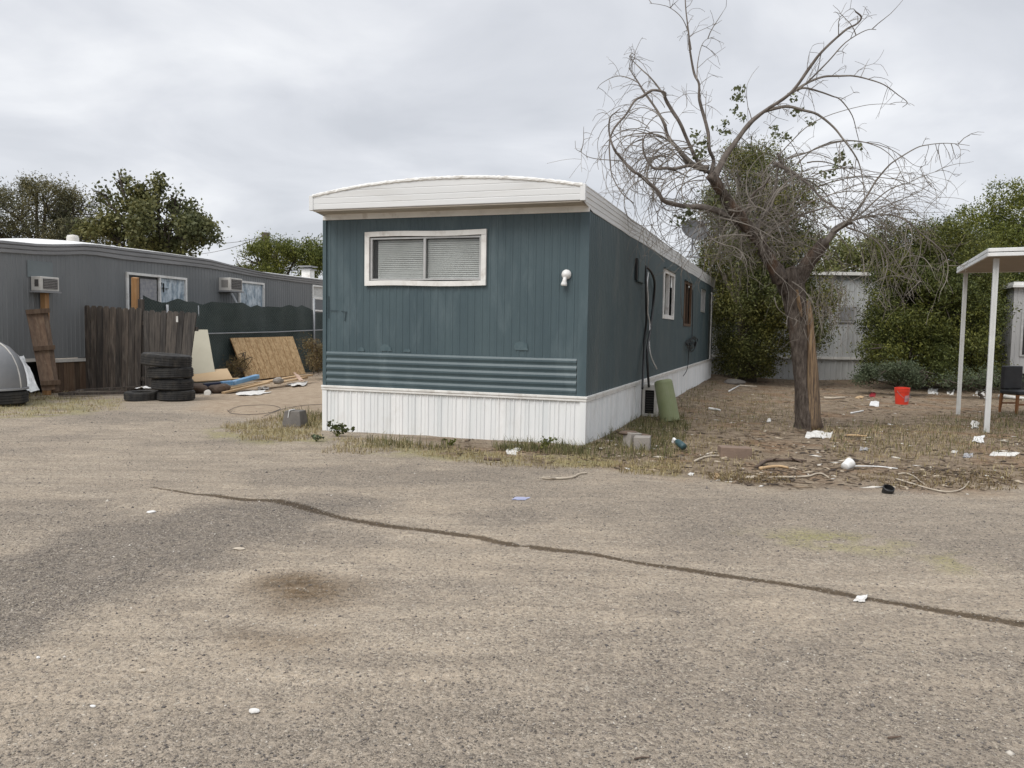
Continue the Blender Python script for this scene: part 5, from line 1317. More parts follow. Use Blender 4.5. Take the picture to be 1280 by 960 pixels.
for _ in range(90):
    u = rt.gauss(1078, 30); v = rt.gauss(268, 13)
    twig(tw(u, v, rt.uniform(-.8, .2)), vnorm(rv3() * .7 + np.array([.8, 0, .1])), rt.uniform(.3, 1.0), rt.uniform(.0025, .006), 1, rt.uniform(.3, 1.2), 1.6)
for _ in range(85):   # hanging strands
    u, v = rt.choice([(rt.uniform(1060, 1180), rt.uniform(285, 330)), (rt.uniform(800, 900), rt.uniform(255, 285)), (rt.uniform(1010, 1060), rt.uniform(330, 390)), (rt.uniform(1010, 1055), rt.uniform(345, 385))])
    twig(tw(u, v, rt.uniform(-.8, .2)), vnorm(rv3() * .7 + np.array([.2, 0, -.8])), rt.uniform(.3, .9), rt.uniform(.0025, .0045), 1, .9, 1.8)
TW.build('twigs', M['twig'], tree)
# a few living leaf sprays
def leaf_quads(C_, size, seed, up=.3, elong=1.5):
    r = np.random.default_rng(seed); n = len(C_)
    d = r.normal(size=(n, 3)); d[:, 2] -= up; d /= np.linalg.norm(d, axis=1)[:, None]
    s = np.cross(d, r.normal(size=(n, 3))); s /= np.linalg.norm(s, axis=1)[:, None]
    nr = np.cross(d, s)
    L_ = (size * (0.6 + 0.8 * r.random(n)))[:, None]
    w = L_ / elong
    V = np.stack([C_ - d * L_ * .5, C_ + s * w * .5 + nr * L_ * .10, C_ + d * L_ * .5, C_ - s * w * .5 + nr * L_ * .10], 1).reshape(-1, 3)
    F_ = np.arange(n * 4).reshape(-1, 4)
    return V, F_
lc = []
for (u, v, s, k) in ((924, 110, 6, 26), (922, 122, 7, 34), (919, 136, 5, 14), (927, 148, 5, 16), (906, 152, 5, 14), (898, 160, 5, 12), (908, 166, 6, 14), (992, 124, 5, 14), (996, 138, 6, 18), (1012, 152, 5, 16), (968, 160, 5, 14), (972, 170, 8, 20), (985, 172, 5, 10),
                     (1052, 196, 6, 22), (1046, 204, 6, 20), (1072, 182, 5, 14), (1040, 215, 6, 18), (1028, 217, 5, 14), (1060, 205, 5, 10), (880, 180, 8, 26), (868, 168, 6, 16), (875, 192, 7, 18), (940, 180, 8, 16), (858, 270, 10, 40), (866, 262, 9, 30), (850, 275, 8, 20), (890, 250, 10, 24), (908, 240, 12, 30)):
    for _ in range(k): lc.append(tw(u + rt.gauss(0, s * .6), v + rt.gauss(0, s * .6), rt.uniform(-.6, -.1)))
V, F_ = leaf_quads(np.array(lc)[::1], .062, 9, .8, 1.4)
np_mesh('leaves', V, F_, M['leaf_spray'], tree)

# ================================================================== LIVING TREES AND BUSHES
def leafy(name, label, cat, base, trunk_h, trunk_r, clumps, n_tuft, per, leaf, mat, group=None, seed=0, spread=.28, hang=0.0, elong=1.8, tmat='dark_trunk', bare=0, fill=.55, dens=3.6, big=1.05, lobes=18, lob_r=.42):
    r = np.random.default_rng(seed); rr = random.Random(seed)
    root = empty(name, base); tag(root, label, cat, group)
    B = np.asarray(base, float)
    cl = [(np.array(c[:3]) - B, np.array(c[3:6])) for c in clumps]
    vol = np.array([c[1][0] * c[1][1] * c[1][2] for c in cl]) ** .75; vol = vol / vol.sum()
    tm = MB(); fork = np.array([rr.uniform(-.2, .2), rr.uniform(-.2, .2), trunk_h])
    knotted(tm, [np.array([0, 0, -.2]), np.array([.03, 0, trunk_h * .3]), np.array([-.04, .03, trunk_h * .65]), fork], [trunk_r * 1.2, trunk_r, trunk_r * .85, trunk_r * .7], 10, seed, .12, 4)
    for c, s_ in cl:
        mid = fork * .5 + c * .5 + np.array([rr.uniform(-.3, .3), rr.uniform(-.3, .3), rr.uniform(-.1, .4)])
        knotted(tm, [fork, mid, c], [trunk_r * .5, trunk_r * .3, .02], 6, seed, .1, 4)
        for _ in range(5):
            d = r.normal(size=3); d /= np.linalg.norm(d); e_ = c + d * s_ * .9
            tm.tube([mid * .3 + c * .7, c * .5 + e_ * .5 + r.normal(size=3) * .1, e_], [trunk_r * .2, .02, .008], 4, cap=False)
    for _ in range(bare):
        c, s_ = cl[rr.randrange(len(cl))]; d = r.normal(size=3); d[2] = abs(d[2]); d /= np.linalg.norm(d); e_ = c + d * s_ * rr.uniform(1.0, 1.25)
        tm.tube([c, c * .4 + e_ * .6 + r.normal(size=3) * .15, e_], [.03, .015, .004], 3, cap=False)
    tm.build('trunk', M[tmat], root, smooth=True)
    pts = []; n_tuft = int(n_tuft * dens); leaf *= big
    for (c, s_), f in zip(cl, vol):
        k = max(int(n_tuft * f), 3)
        nl = max(6, int(lobes * (s_[0] * s_[2]) ** .5))
        d = r.normal(size=(nl, 3)); d /= np.linalg.norm(d, axis=1)[:, None]
        lc_ = c + d * s_ * (0.45 + .55 * r.random((nl, 1)) ** .6)
        lr_ = (s_.mean() * lob_r) * (0.55 + .8 * r.random(nl))
        w_ = lr_ ** 2; pick = r.choice(nl, k, p=w_ / w_.sum())
        d = r.normal(size=(k, 3)); d[:, 2] += .25; d /= np.linalg.norm(d, axis=1)[:, None]
        T_ = lc_[pick] + d * (lr_[pick] * r.random(k) ** fill)[:, None] * np.array([1, 1, .85])
        q_ = np.repeat(T_, per, 0) + r.normal(size=(k * per, 3)) * spread * np.array([1, 1, .8]) * (0.4 + .8 * r.random((k * per, 1)))
        if hang: q_[:, 2] -= np.abs(r.normal(size=len(q_))) * hang
        pts.append(q_)
    pts = np.concatenate(pts); pts = pts[pts[:, 2] + B[2] > 0.05]
    V, F_ = leaf_quads(pts, leaf, seed + 1, .4, elong)
    np_mesh('crown', V, F_, M[mat], root)
    return root
def cl(u, v, Y, ru, rv_, ry=None):
    """clump at pixel u,v and distance Y with pixel radii"""
    P = D(u, v, Y); a = ru * Y / FPX; b = rv_ * Y / FPX
    return (*P, a, ry or a, b)
def gb(u, Y):
    x = (u - 640) / FPX * Y; return np.array([x, Y, float(hgt(x, Y))])
# big drooping evergreen right behind the home
leafy('evergreen_tree', 'tall dark evergreen with drooping foliage behind the teal home', 'tree', gb(932, 26.0), 2.2, .30,
      [cl(925, 215, 25.5, 38, 38, 1.2), cl(960, 225, 24.3, 42, 40, 1.2), cl(985, 260, 24, 38, 42, 1.2), cl(903, 275, 27.5, 36, 45, 1.0), cl(950, 290, 24.6, 48, 50, 1.3), cl(915, 340, 27.5, 26, 48, 1.0), cl(955, 362, 24.5, 42, 55, 1.1), cl(990, 340, 23.6, 38, 50, 1.1), cl(1020, 385, 23.6, 28, 46, .9), cl(938, 405, 24.6, 28, 44, .8), cl(893, 318, 28, 26, 30, .8), cl(1000, 415, 23.8, 28, 34, .8), cl(938, 452, 25.5, 28, 24, .8), cl(915, 400, 27.5, 26, 50, .9), cl(920, 448, 27.3, 28, 30, .9), cl(945, 330, 26.5, 44, 50, 1.0), cl(950, 420, 26.8, 26, 50, .8), cl(902, 360, 28.5, 22, 40, .8)],
      1900, 16, .085, 'leaf_evergreen', None, 3, .15, .28, 3.0, fill=.45, dens=4.2)
leafy('evergreen_tree', 'slender dark tree standing against the far end of the teal home', 'tree', gb(912, 29), 3.0, .16,
      [cl(906, 400, 29, 12, 40, .8), cl(905, 440, 29, 11, 30, .7), cl(916, 430, 29, 16, 40, .8), cl(912, 370, 29, 18, 30, .8)], 260, 16, .08, 'leaf_dark', None, 4, .2, .2, 2.4)
# bush wall on the right
RB = 'dense green trees along the right side of the yard'
leafy('bushy_tree', 'rounded bushy green tree behind the drooping twigs of the dead tree', 'tree', gb(1150, 24.5), 1.6, .22,
      [cl(1130, 320, 24.5, 42, 42, 1.2), cl(1165, 310, 24.2, 44, 42, 1.3), cl(1195, 335, 23.8, 44, 46, 1.3), cl(1125, 375, 24, 36, 46, 1.2), cl(1165, 385, 23.5, 48, 50, 1.4), cl(1205, 400, 23.5, 44, 50, 1.3), cl(1140, 430, 23.2, 48, 36, 1.2), cl(1190, 440, 23.2, 50, 36, 1.2), cl(1108, 412, 24.0, 26, 26, .9), cl(1105, 438, 23.0, 34, 14, .7), cl(1225, 445, 23.5, 36, 36, 1.0), cl(1160, 350, 25.5, 66, 60, 1.0), cl(1160, 420, 25.5, 66, 56, 1.0), cl(1240, 420, 25, 26, 50, .8), cl(1215, 365, 25, 40, 50, .9)],
      2100, 16, .085, 'leaf_bush', RB, 13, .12, .10, 2.6, fill=.4, dens=4.6, big=.92)
leafy('bushy_tree', 'tallest bright green tree rising behind the white carport roof', 'tree', gb(1250, 27), 2.0, .26,
      [cl(1230, 300, 27, 46, 44, 1.5), cl(1268, 282, 27, 46, 44, 1.6), cl(1310, 275, 27, 50, 44, 1.7), cl(1225, 350, 26.3, 46, 46, 1.5), cl(1270, 345, 26.4, 50, 50, 1.5), cl(1320, 340, 26.5, 50, 60, 1.6), cl(1240, 400, 26.3, 44, 46, 1.4), cl(1290, 405, 26.5, 50, 46, 1.5), cl(1365, 320, 27, 50, 70, 1.6)],
      1600, 16, .095, 'leaf_green', RB, 15, .14, .10, 2.4, fill=.4, dens=3.8, big=.95)
leafy('shrub', 'low grey green shrub between red bucket and white home', 'shrub', gb(1125, 21.2), .25, .05, [cl(1105, 466, 21.4, 22, 12, .5), cl(1128, 462, 21.2, 24, 14, .5), cl(1150, 470, 21.2, 20, 12, .5), cl(1085, 474, 21.6, 18, 8, .4)], 170, 14, .055, 'leaf_grey', None, 17, .12, 0, 2.2)
leafy('shrub', 'thin weedy shrub behind the carport posts', 'shrub', gb(1228, 20.5), .2, .04, [cl(1215, 474, 20.5, 24, 9, .5), cl(1245, 472, 20.6, 26, 11, .5), cl(1190, 478, 20.8, 16, 7, .4)], 80, 12, .05, 'leaf_grey', None, 19, .12, 0, 2.2)
leafy('distant_tree', 'yellow green tree far behind the white home roof', 'tree', gb(1065, 42), 3.0, .3, [cl(1040, 318, 42, 26, 22, 1.2), cl(1068, 310, 42, 28, 20, 1.4), cl(1095, 320, 42, 26, 20, 1.3), cl(1060, 340, 42, 40, 20, 1.3), cl(1020, 340, 42, 24, 20, 1)], 420, 14, .14, 'leaf_light', None, 23, .3, 0, 2, dens=1.8)
# trees behind the grey home
LT = 'trees behind the grey mobile home'
leafy('olive_tree', 'grey green olive like tree at the far left above the white roof', 'tree', gb(55, 33), 2.6, .30,
      [cl(20, 262, 33, 34, 30, 1.5), cl(58, 252, 33, 36, 30, 1.6), cl(92, 268, 33, 34, 28, 1.5), cl(-25, 265, 33, 36, 40, 1.5), cl(35, 295, 33, 50, 24, 1.5), cl(85, 300, 33, 40, 20, 1.5), cl(45, 236, 33.2, 20, 14, .9), cl(112, 292, 33, 24, 24, 1.2)], 760, 14, .13, 'leaf_olive', LT, 25, .22, .10, 3.2, bare=50, fill=.7, dens=3.4, big=.85, lobes=11)
leafy('broadleaf_tree', 'dark broad leaved tree with ragged shoots behind the grey home', 'tree', gb(195, 30), 2.2, .25,
      [cl(165, 280, 30, 36, 28, 1.3), cl(205, 275, 30, 36, 28, 1.4), cl(240, 292, 30, 30, 22, 1.2), cl(140, 292, 30, 28, 24, 1.1), cl(150, 228, 30, 7, 16, .4), cl(186, 244, 30, 22, 16, .9), cl(128, 244, 30, 8, 14, .4), cl(220, 252, 30, 18, 14, .7), cl(200, 225, 30, 6, 8, .3), cl(252, 286, 30, 18, 14, .7), cl(165, 250, 30, 14, 18, .7), cl(200, 305, 30, 60, 16, 1.5)], 470, 12, .19, 'leaf_broad', LT, 27, .20, 0, 1.5, bare=40, fill=.7, dens=2.4, big=.72, lobes=11)
leafy('shrubby_tree', 'mid green shrubby tree between the grey home and teal home', 'tree', gb(350, 36), 2.0, .25,
      [cl(318, 322, 36, 22, 22, 1.2), cl(345, 316, 36, 26, 22, 1.4), cl(375, 314, 36, 28, 22, 1.5), cl(405, 318, 36, 26, 24, 1.4), cl(350, 338, 36, 50, 16, 1.5), cl(300, 335, 36, 12, 12, .6)], 520, 14, .13, 'leaf_green', LT, 29, .20, .08, 2.4, bare=14, fill=.6, dens=3.0, big=.8, lobes=11)
m_ = MB(); P = gb(332, 39); m_.tube([P, P + np.array([0, 0, 5.9])], [.22, .19], 10); up_ = m_.build('utility_pole', M['dark_trunk'], smooth=True); tag(up_, 'stubby dark pole top poking above the shrubby green tree', 'pole')
pt_ = P + np.array([0, 0, 5.75])
for k, (u, v, Y, lb) in enumerate(((240, 300, 60, 'upper thin power line running left from the pole top'), (225, 318, 60, 'lower thin power line running left from the pole top'))):
    e_ = D(u, v, Y); m_ = MB(); m_.tube([pt_ * (1 - t) + e_ * t + np.array([0, 0, -1.2 * t * (1 - t)]) for t in np.linspace(0, 1, 14)], .016, 4); tag(m_.build('power_line', M['dark_trunk']), lb, 'power line')
leafy('dry_bush', 'rusty dry bush at the right end of the strand board', 'bush', G(396, 466), .2, .03, [cl(394, 440, 21.5, 13, 20, .45), cl(400, 455, 21.3, 10, 14, .4)], 80, 16, .05, 'rust_brush', None, 33, .14, 0, 4)
leafy('dry_bush', 'thin reddish dry weeds between beige board and strand board', 'bush', G(298, 476), .15, .02, [cl(296, 464, 20, 12, 10, .3), cl(302, 452, 20.3, 8, 12, .3)], 40, 14, .05, 'rust_brush', None, 35, .12, 0, 5)
# broad leaved weed at the skirting corner and smaller ones
def weed_plant(label, c, h, w, n, leaf, mat, seed, group=None):
    r = np.random.default_rng(seed); root = empty('weed', c); tag(root, label, 'weed', group)
    m_ = MB(); tips = []
    for k in range(n):
        a = r.random() * 2 * PI; e_ = np.array([math.cos(a) * w * r.random(), math.sin(a) * w * .6 * r.random(), h * (.45 + .6 * r.random())])
        m_.tube([np.zeros(3), e_ * np.array([.4, .4, .6]), e_], [.006, .004, .002], 4, cap=False); tips.append(e_); tips.append(e_ * np.array([.6, .6, .75]))
    m_.build('stem', M['leaf_green'], root)
    T_ = np.repeat(np.array(tips), 5, 0) + r.normal(size=(len(tips) * 5, 3)) * leaf * .45
    V, F_ = leaf_quads(T_, leaf, seed, -.1, 1.25); np_mesh('leaves', V, F_, M[mat], root)
weed_plant('dark broad leaved weed at the left corner of white skirting', G(421, 546), .17, .20, 9, .055, 'leaf_dark', 3)
weed_plant('small green weed at the foot of the skirting middle', G(562, 557), .09, .08, 5, .035, 'leaf_green', 5)
weed_plant('bright green weed clump by the right skirting corner', G(682, 561), .13, .12, 9, .035, 'leaf_green', 7)
weed_plant('tiny grey green weed near the pier block', G(395, 552), .07, .09, 5, .035, 'leaf_grey', 9)

# ================================================================== FAR WHITE HOME, DISH
fh0 = D(952, 470, 28.2); fh0[2] = float(hgt(fh0[0], fh0[1]))
fh = empty('mobile_home', fh0, math.radians(-3)); tag(fh, 'white ribbed mobile home in the background behind the dead tree', 'mobile home')
zt_ = 3.52 - fh0[2]; zm_ = 0.66 - fh0[2]
m_ = MB(); panel(m_, ribs(-3, 8.0, .16, .012), [zm_, 1.6, 2.4, zt_], lambda x, z, o: (x, -o, z), (), .03, 3); m_.build('front_wall', M['far_white'], fh)
m_ = MB(); panel(m_, ribs(0, 9, .3, .012), [zm_, zt_], lambda y, z, o: (8.0 + o, y, z)); panel(m_, ribs(0, 9, .3, .012), [zm_, zt_], lambda y, z, o: (-3 - o, y, z)); m_.build('end_wall', M['far_white'], fh)
m_ = MB(); panel(m_, ribs(-3, 8.0, .2, .02), [-.15, zm_], lambda x, z, o: (x, .03 - o, z)); m_.build('skirting', M['far_white'], fh)
m_ = MB(); m_.box((-3.1, -.06, zm_ - .06), (8.1, -.02, zm_ + .03)); m_.build('base_trim', M['white_trim'], fh)
m_ = MB(); m_.box((-3.15, -.2, zt_), (8.15, 9.1, zt_ + .11)); m_.build('roof', M['white_trim'], fh)
m_ = MB(); m_.box((2.55, -.05, 2.0), (3.15, -.02, 2.6)); m_.build('window_frame', M['far_grey'], fh); m_ = MB(); m_.box((2.62, -.06, 2.07), (3.08, -.052, 2.53)); m_.build('window_pane', M['grey_trim'], fh)
dp = hl(-1.0, 10.2, 0); ds = empty('satellite_dish', (dp[0], dp[1], 3.32)); tag(ds, 'grey satellite dish on the roof of the teal home', 'satellite dish')
P = D(866, 290, dp[1]) ; ds.location = (P[0], dp[1], 3.33); hz_ = P[2] - 3.33
m_ = MB(); m_.tube([(0, 0, 0), (0, 0, hz_ - .1), (0, -.06, hz_)], .024, 8); m_.tube([(-.25, .3, 0), (0, 0, hz_ * .6)], .014, 6); m_.tube([(.25, .3, 0), (0, 0, hz_ * .6)], .014, 6); m_.box((-.15, -.12, -.03), (.15, .12, 0.0)); m_.build('mast', M['galv'], ds, smooth=False)
Md = Matrix.Translation((0, -.09, hz_)) @ Matrix.Rotation(math.radians(16), 4, 'Z') @ Matrix.Rotation(math.radians(62), 4, 'X') @ Matrix.Diagonal((1.15, .95, 1, 1))
m_ = MB(); m_.lathe([(0, 0), (.09, .006), (.18, .026), (.26, .056), (.31, .082), (.315, .080), (.262, .050), (.18, .018), (.09, -.004), (0, -.010)], 32, Md); m_.build('reflector', M['dish'], ds, smooth=True)
m_ = MB(); m_.tube([tuple(Md @ Vector((0, -.30, .06))), tuple(Md @ Vector((0, -.22, .25))), tuple(Md @ Vector((0, -.05, .36)))], .014, 6); m_.build('feed_arm', M['galv'], ds)
m_ = MB(); m_.box((-.05, -.08, -.05), (.05, .05, .05), Md @ Matrix.Translation((0, -.02, .38))); m_.build('feed_horn', M['black_plastic'], ds, bevel=.01)

# ================================================================== RIGHT SIDE: CARPORT, HOME, CHAIR
p2 = G(1233, 540); p1 = G(1197.5, 518)
cd = vnorm((p1 - p2) * np.array([1, 1, 0])); ca = math.atan2(cd[0], cd[1])
cpt = empty('carport', p2, -ca); tag(cpt, 'white metal carport roof on slim white posts at right edge', 'carport')
Lc = float(np.linalg.norm((p1 - p2)[:2])); RW = 3.3
zc1 = D(1247, 314, p2[1] - .1)[2] - p2[2]; zc2 = D(1202, 336, p1[1] + .1)[2] - p2[2]
zr_ = lambda y: zc1 + (zc2 - zc1) * y / Lc
for (x, y) in ((0, 0), (0, Lc), (RW - .3, 0), (RW - .3, Lc)):
    m_ = MB(); zt_p = zr_(y) - .10
    m_.box((x - .037, y - .037, -.1), (x - .010, y + .037, zt_p)); m_.box((x - .010, y - .031, -.1), (x + .010, y + .031, zt_p)); m_.box((x + .010, y - .037, -.1), (x + .037, y + .037, zt_p))
    m_.build('post', M['post_white'], cpt)
y0, y1 = -.22, Lc + .22
m_ = MB(); m_.grid([[(-.13 + RW * k / 24, y, zr_(y) + .015 + .025 * (k % 2) + .04 * k / 24) for k in range(25)] for y in (y0, y1)]); m_.build('roof_deck', M['roof_white'], cpt)
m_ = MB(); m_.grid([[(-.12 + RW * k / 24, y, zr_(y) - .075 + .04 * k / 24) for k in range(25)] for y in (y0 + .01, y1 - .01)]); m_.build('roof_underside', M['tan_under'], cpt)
m_ = MB()
for (xa, ya, xb, yb) in ((-.13, y0, -.13, y1), (-.13, y0, RW, y0), (-.13, y1, RW, y1)):
    for zo, th in ((-.055, .03), (.012, .026)):
        A_ = np.array([xa, ya, zr_(ya) + zo + (.04 if xa > 1 else 0)]); B_ = np.array([xb, yb, zr_(yb) + zo + (.04 if xb > 1 else 0)]); beam(m_, A_, B_, th, .056)
m_.build('fascia', M['white_metal'], cpt, bevel=.006)
q = cpt.matrix_basis
m_ = MB()
for k in range(5): 
    c = np.array([.25 + .1 * k, Lc * .55 + .12 * k, zr_(Lc * .6) + .05]); m_.tube([c, c + np.array([rt.uniform(-.1, .1), .05, .12 * rt.random() + .03])], [.04, .006], 4)
o = m_.build('leaf_litter', M['dead_wood'], cpt)
rh0 = D(1262, 462, 23.5); rh0[2] = float(hgt(rh0[0], rh0[1]))
rh = empty('mobile_home', rh0, math.radians(-19)); tag(rh, 'pale grey mobile home partly hidden behind carport at right edge', 'mobile home')
zb_, zt2 = .55, 3.05
m_ = MB(); panel(m_, ribs(0, 3.6, .14, .01), [zb_, 1.8, zt2], lambda x, z, o: (x, .0 - o, z)); m_.build('end_wall', M['far_grey'], rh)
m_ = MB(); panel(m_, ribs(0, 12, .14, .01), [zb_, zt2], lambda y, z, o: (-o, y, z)); m_.build('side_wall', M['far_grey'], rh)
m_ = MB(); panel(m_, ribs(0, 12, .14, .01), [zb_, zt2], lambda y, z, o: (3.6 + o, y, z)); m_.build('side_wall', M['far_grey'], rh)
m_ = MB(); m_.box((-.08, -.18, zt2), (3.7, 12.2, zt2 + .07)); m_.box((-.05, -.12, zt2 + .072), (3.68, 12.1, zt2 + .16)); m_.build('roof', M['roof_white'], rh)
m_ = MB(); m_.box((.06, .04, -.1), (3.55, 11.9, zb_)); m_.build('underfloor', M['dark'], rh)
m_ = MB(); m_.box((.22, -.045, 1.05), (.66, -.012, 2.35)); m_.build('window_frame', M['alu'], rh); m_ = MB(); m_.box((.28, -.055, 1.1), (.60, -.047, 2.3)); m_.build('window_pane', M['dark'], rh)
# chair
c0 = G(1262, 517); ch = empty('dining_chair', np.array([(1276 - 640) / FPX * c0[1], c0[1] + .05, float(hgt(c0[0], c0[1]))]), math.radians(12)); tag(ch, 'black upholstered dining chair with orange brown wooden legs under carport', 'chair')
def cushion(name, lo, hi, mat, parent, bev): 
    m_ = MB(); m_.box(lo, hi); o = m_.build(name, mat, parent, bevel=bev); o.modifiers['bevel'].segments = 4; return o
cushion('seat', (-.24, -.24, .40), (.24, .24, .49), M['chair_black'], ch, .03); cushion('backrest', (-.235, .14, .50), (.235, .235, .99), M['chair_black'], ch, .025)
for x in (-.205, .205):
    for y in (-.205, .205):
        m_ = MB(); s_ = .026; t_ = .017; dy = .03 if y > 0 else 0
        vs = [(x + a * t_, y + dy + b * t_, 0) for a, b in ((-1, -1), (1, -1), (1, 1), (-1, 1))] + [(x + a * s_, y + b * s_, .402) for a, b in ((-1, -1), (1, -1), (1, 1), (-1, 1))]
        m_.add(vs, [(0, 3, 2, 1), (4, 5, 6, 7), (0, 1, 5, 4), (1, 2, 6, 5), (2, 3, 7, 6), (3, 0, 4, 7)]); m_.build('leg', M['chair_wood'], ch)
m_ = MB()
for y in (-.205, .205): beam(m_, (-.18, y, .20), (.18, y, .20), .02, .035)
m_.v = m_.v; m_.build('stretcher', M['chair_wood'], ch)
# red bucket
c0 = G(1131, 506); bk = empty('bucket', c0 + np.array([0, .15, 0])); tag(bk, 'bright orange red plastic bucket standing in the dirt yard', 'bucket')
bk.rotation_euler = (.03, -.05, .4)
m_ = MB(); m_.lathe([(0, .003), (.135, 0), (.14, .01), (.158, .30), (.168, .30), (.168, .315), (.160, .318), (.160, .335), (.170, .337), (.170, .35), (.164, .352), (.164, .372), (.172, .376), (.170, .388), (.158, .386), (.150, .28), (.13, .02), (0, .02)], 32); m_.build('bucket_body', M['red'], bk, smooth=False)
m_ = MB(); m_.tube([(.172 * math.cos(t), -.172 * abs(math.sin(t)) * .9 - .01, .33 - .19 * math.sin(t)) for t in np.linspace(0, PI, 16)], .004, 5); m_.build('handle', M['galv'], bk)
m_ = MB(); rr_ = []
for j in range(6):
    rr_.append([((.1475 + .003 + .018 * (j / 5)) * math.cos(a), (.1475 + .003 + .018 * (j / 5)) * math.sin(a), .08 + .03 * j + .01 * math.sin(a * 4)) for a in np.linspace(-2.05, -1.35, 8)])
m_.grid(rr_); m_.build('label_sticker', surf('faded_label', (.55, .30, .30), (.36, .2, .26), 12), bk)

# ================================================================== BLOCKS, BOTTLE AND LITTER IN THE YARD
def block(name, label, cat, u, v, size, rz, mat, tilt=(0, 0), sink=.02, group=None, parent_parts=()):
    c = G(u, v); m_ = MB(); w, d, h = size; m_.box((-w / 2, -d / 2, -sink), (w / 2, d / 2, h - sink))
    o = m_.build(name, mat, bevel=.008); o.location = Vector(c); o.rotation_euler = (tilt[0], tilt[1], rz); tag(o, label, cat, group); return o
BG = 'rough concrete blocks near the home corner'
block('concrete_block', 'left tan concrete block of the pair by the skirting corner', 'block', 789, 558, (.17, .16, .21), .5, M['concrete'], (.05, .06), .03, BG)
block('concrete_block', 'right tan concrete block of the pair by the skirting corner', 'block', 803, 561, (.20, .17, .185), -.25, M['concrete'], (.02, -.03), .03, BG)
for k, (u, v, lb) in enumerate(((785, 541, 'dark bark scrap on the left concrete block'), (803, 545, 'dark scrap lying on the right concrete block'))):
    Y_ = G(796, 558)[1]
    rock('bark_scrap', lb, 'scrap', D(u, v, Y_), (.11, .07, .035), M['dark_stick'], .8, 30 + k, 3)
block('brick', 'single brown block lying alone in the dirt yard', 'block', 918, 571, (.36, .18, .15), -.06, M['brick'], (.0, .02), .03)
c = G(855, 564); a_ = D(844, 550, c[1] + .16); b_ = D(858, 561, c[1] - .02)
bo = empty('bottle', c + np.array([0, 0, .05])); tag(bo, 'teal plastic bottle lying on the ground near the concrete blocks', 'bottle')
t_ = Vector(a_ - b_); Mq = t_.to_track_quat('Z', 'Y').to_matrix().to_4x4() @ Matrix.Scale(.72, 4)
m_ = MB(); m_.lathe([(0, -.01), (.055, -.005), (.06, .01), (.06, .16), (.045, .20), (.02, .225), (.018, .23), (0, .23)], 20, Mq); m_.build('bottle_body', M['teal_bottle'], bo, smooth=True)
m_ = MB(); m_.lathe([(0.0, .232), (.026, .23), (.028, .28), (0, .285)], 14, Mq); m_.box((-.02, -.06, .25), (.02, .02, .30), Mq); m_.build('spray_head', M['white_plastic'], bo)
def stick(name, label, px, r, mat, cat='stick', dz=.015, forks=0, seed=0, group=None, wob=.0):
    m_ = MB(); P = spline([G(u, v, dz) for u, v in px], 5); m_.tube(P, list(np.linspace(r, r * .6, len(P))), 6, wob=.12)
    rr = random.Random(seed)
    for _ in range(forks):
        i = rr.randrange(1, len(P) - 1); d = np.array([rr.uniform(-1, 1), rr.uniform(-.6, .6), rr.uniform(.0, .25)]); m_.tube([P[i], P[i] + d * .12, P[i] + d * .22 + np.array([0, 0, -.02])], [r * .6, r * .4, r * .2], 5)
    tag(m_.build(name, mat, smooth=True), label, cat, group)
stick('branch', 'pale forked dead branch lying on the gravel before the home corner', [(678, 599), (690, 600), (705, 599.5), (716, 598), (724, 594), (734, 592.5)], .013, M['dead_wood'], 'branch', .014, 3, 1)
stick('branch', 'long pale curved branch lying at the gravel edge', [(972, 598), (990, 598), (1010, 597), (1020, 594), (1028, 594), (1036, 599)], .012, M['dead_wood'], 'branch', .015, 1, 2)
stick('branch', 'dark branch lying in leaf litter left of the white cup', [(945, 586), (958, 578), (972, 577), (990, 577), (1008, 578)], .020, M['dark_stick'], 'branch', .02, 4, 3)
stick('branch', 'yellowish split stick lying before the dark branch', [(950, 588), (962, 586), (975, 585), (985, 587)], .022, M['lumber'], 'branch', .02, 0, 4)
stick('stick', 'pale stick near the brown block', [(868, 578), (880, 573), (892, 571), (902, 571)], .013, M['dead_wood'], 'stick', .015, 1, 5)
stick('stick', 'long straight white stick lying behind the white cup', [(1055, 584), (1075, 584), (1098, 584.5), (1122, 587)], .009, M['white_plastic'], 'stick', .012)
stick('hose', 'cream coloured hose lying in a loose curve at the gravel edge', [(1120, 600), (1140, 606), (1160, 612), (1180, 616), (1196, 615), (1206, 610), (1211, 603)], .009, M['dead_wood'], 'hose', .012)
stick('hose', 'shorter cream hose piece arching behind the curved hose', [(1122, 594), (1132, 593), (1143, 597), (1150, 603), (1156, 607)], .008, M['dead_wood'], 'hose', .012)
stick('stick', 'short dark stick on the gravel before the white skirting', [(606, 575), (616, 576), (626, 576)], .022, M['dark_stick'], 'stick', .015)
stick('stick', 'small dark twig lying on gravel at the bottom right', [(1110, 925), (1118, 924), (1126, 923)], .005, M['dark_stick'], 'stick', .008)
stick('stick', 'small dark twig lying on gravel at the bottom centre', [(793, 951), (803, 949), (812, 949)], .0035, M['dark_stick'], 'stick', .007)
stick('stick', 'white stick standing out behind the tree near the white tray', [(1064, 517.5), (1072, 516), (1079, 514.5)], .022, M['white_plastic'], 'stick', .02)
stick('board_strip', 'long pale board strip lying behind the tree trunk', [(1030, 499), (1042, 499), (1056, 498)], .035, M['dead_wood'], 'board', .03)
stick('board_strip', 'white board strip lying near the far end of the home', [(911, 490), (918, 486), (924, 483)], .022, M['white_plastic'], 'board', .02)
stick('board_strip', 'grey board strip lying near the evergreen tree', [(925, 483), (935, 483.5), (946, 484)], .03, M['dead_wood'], 'board', .02)
stick('board_strip', 'dirty white strip lying in litter left of the tree', [(886, 512), (894, 513), (900, 514)], .03, M['white_trim'], 'board', .02)
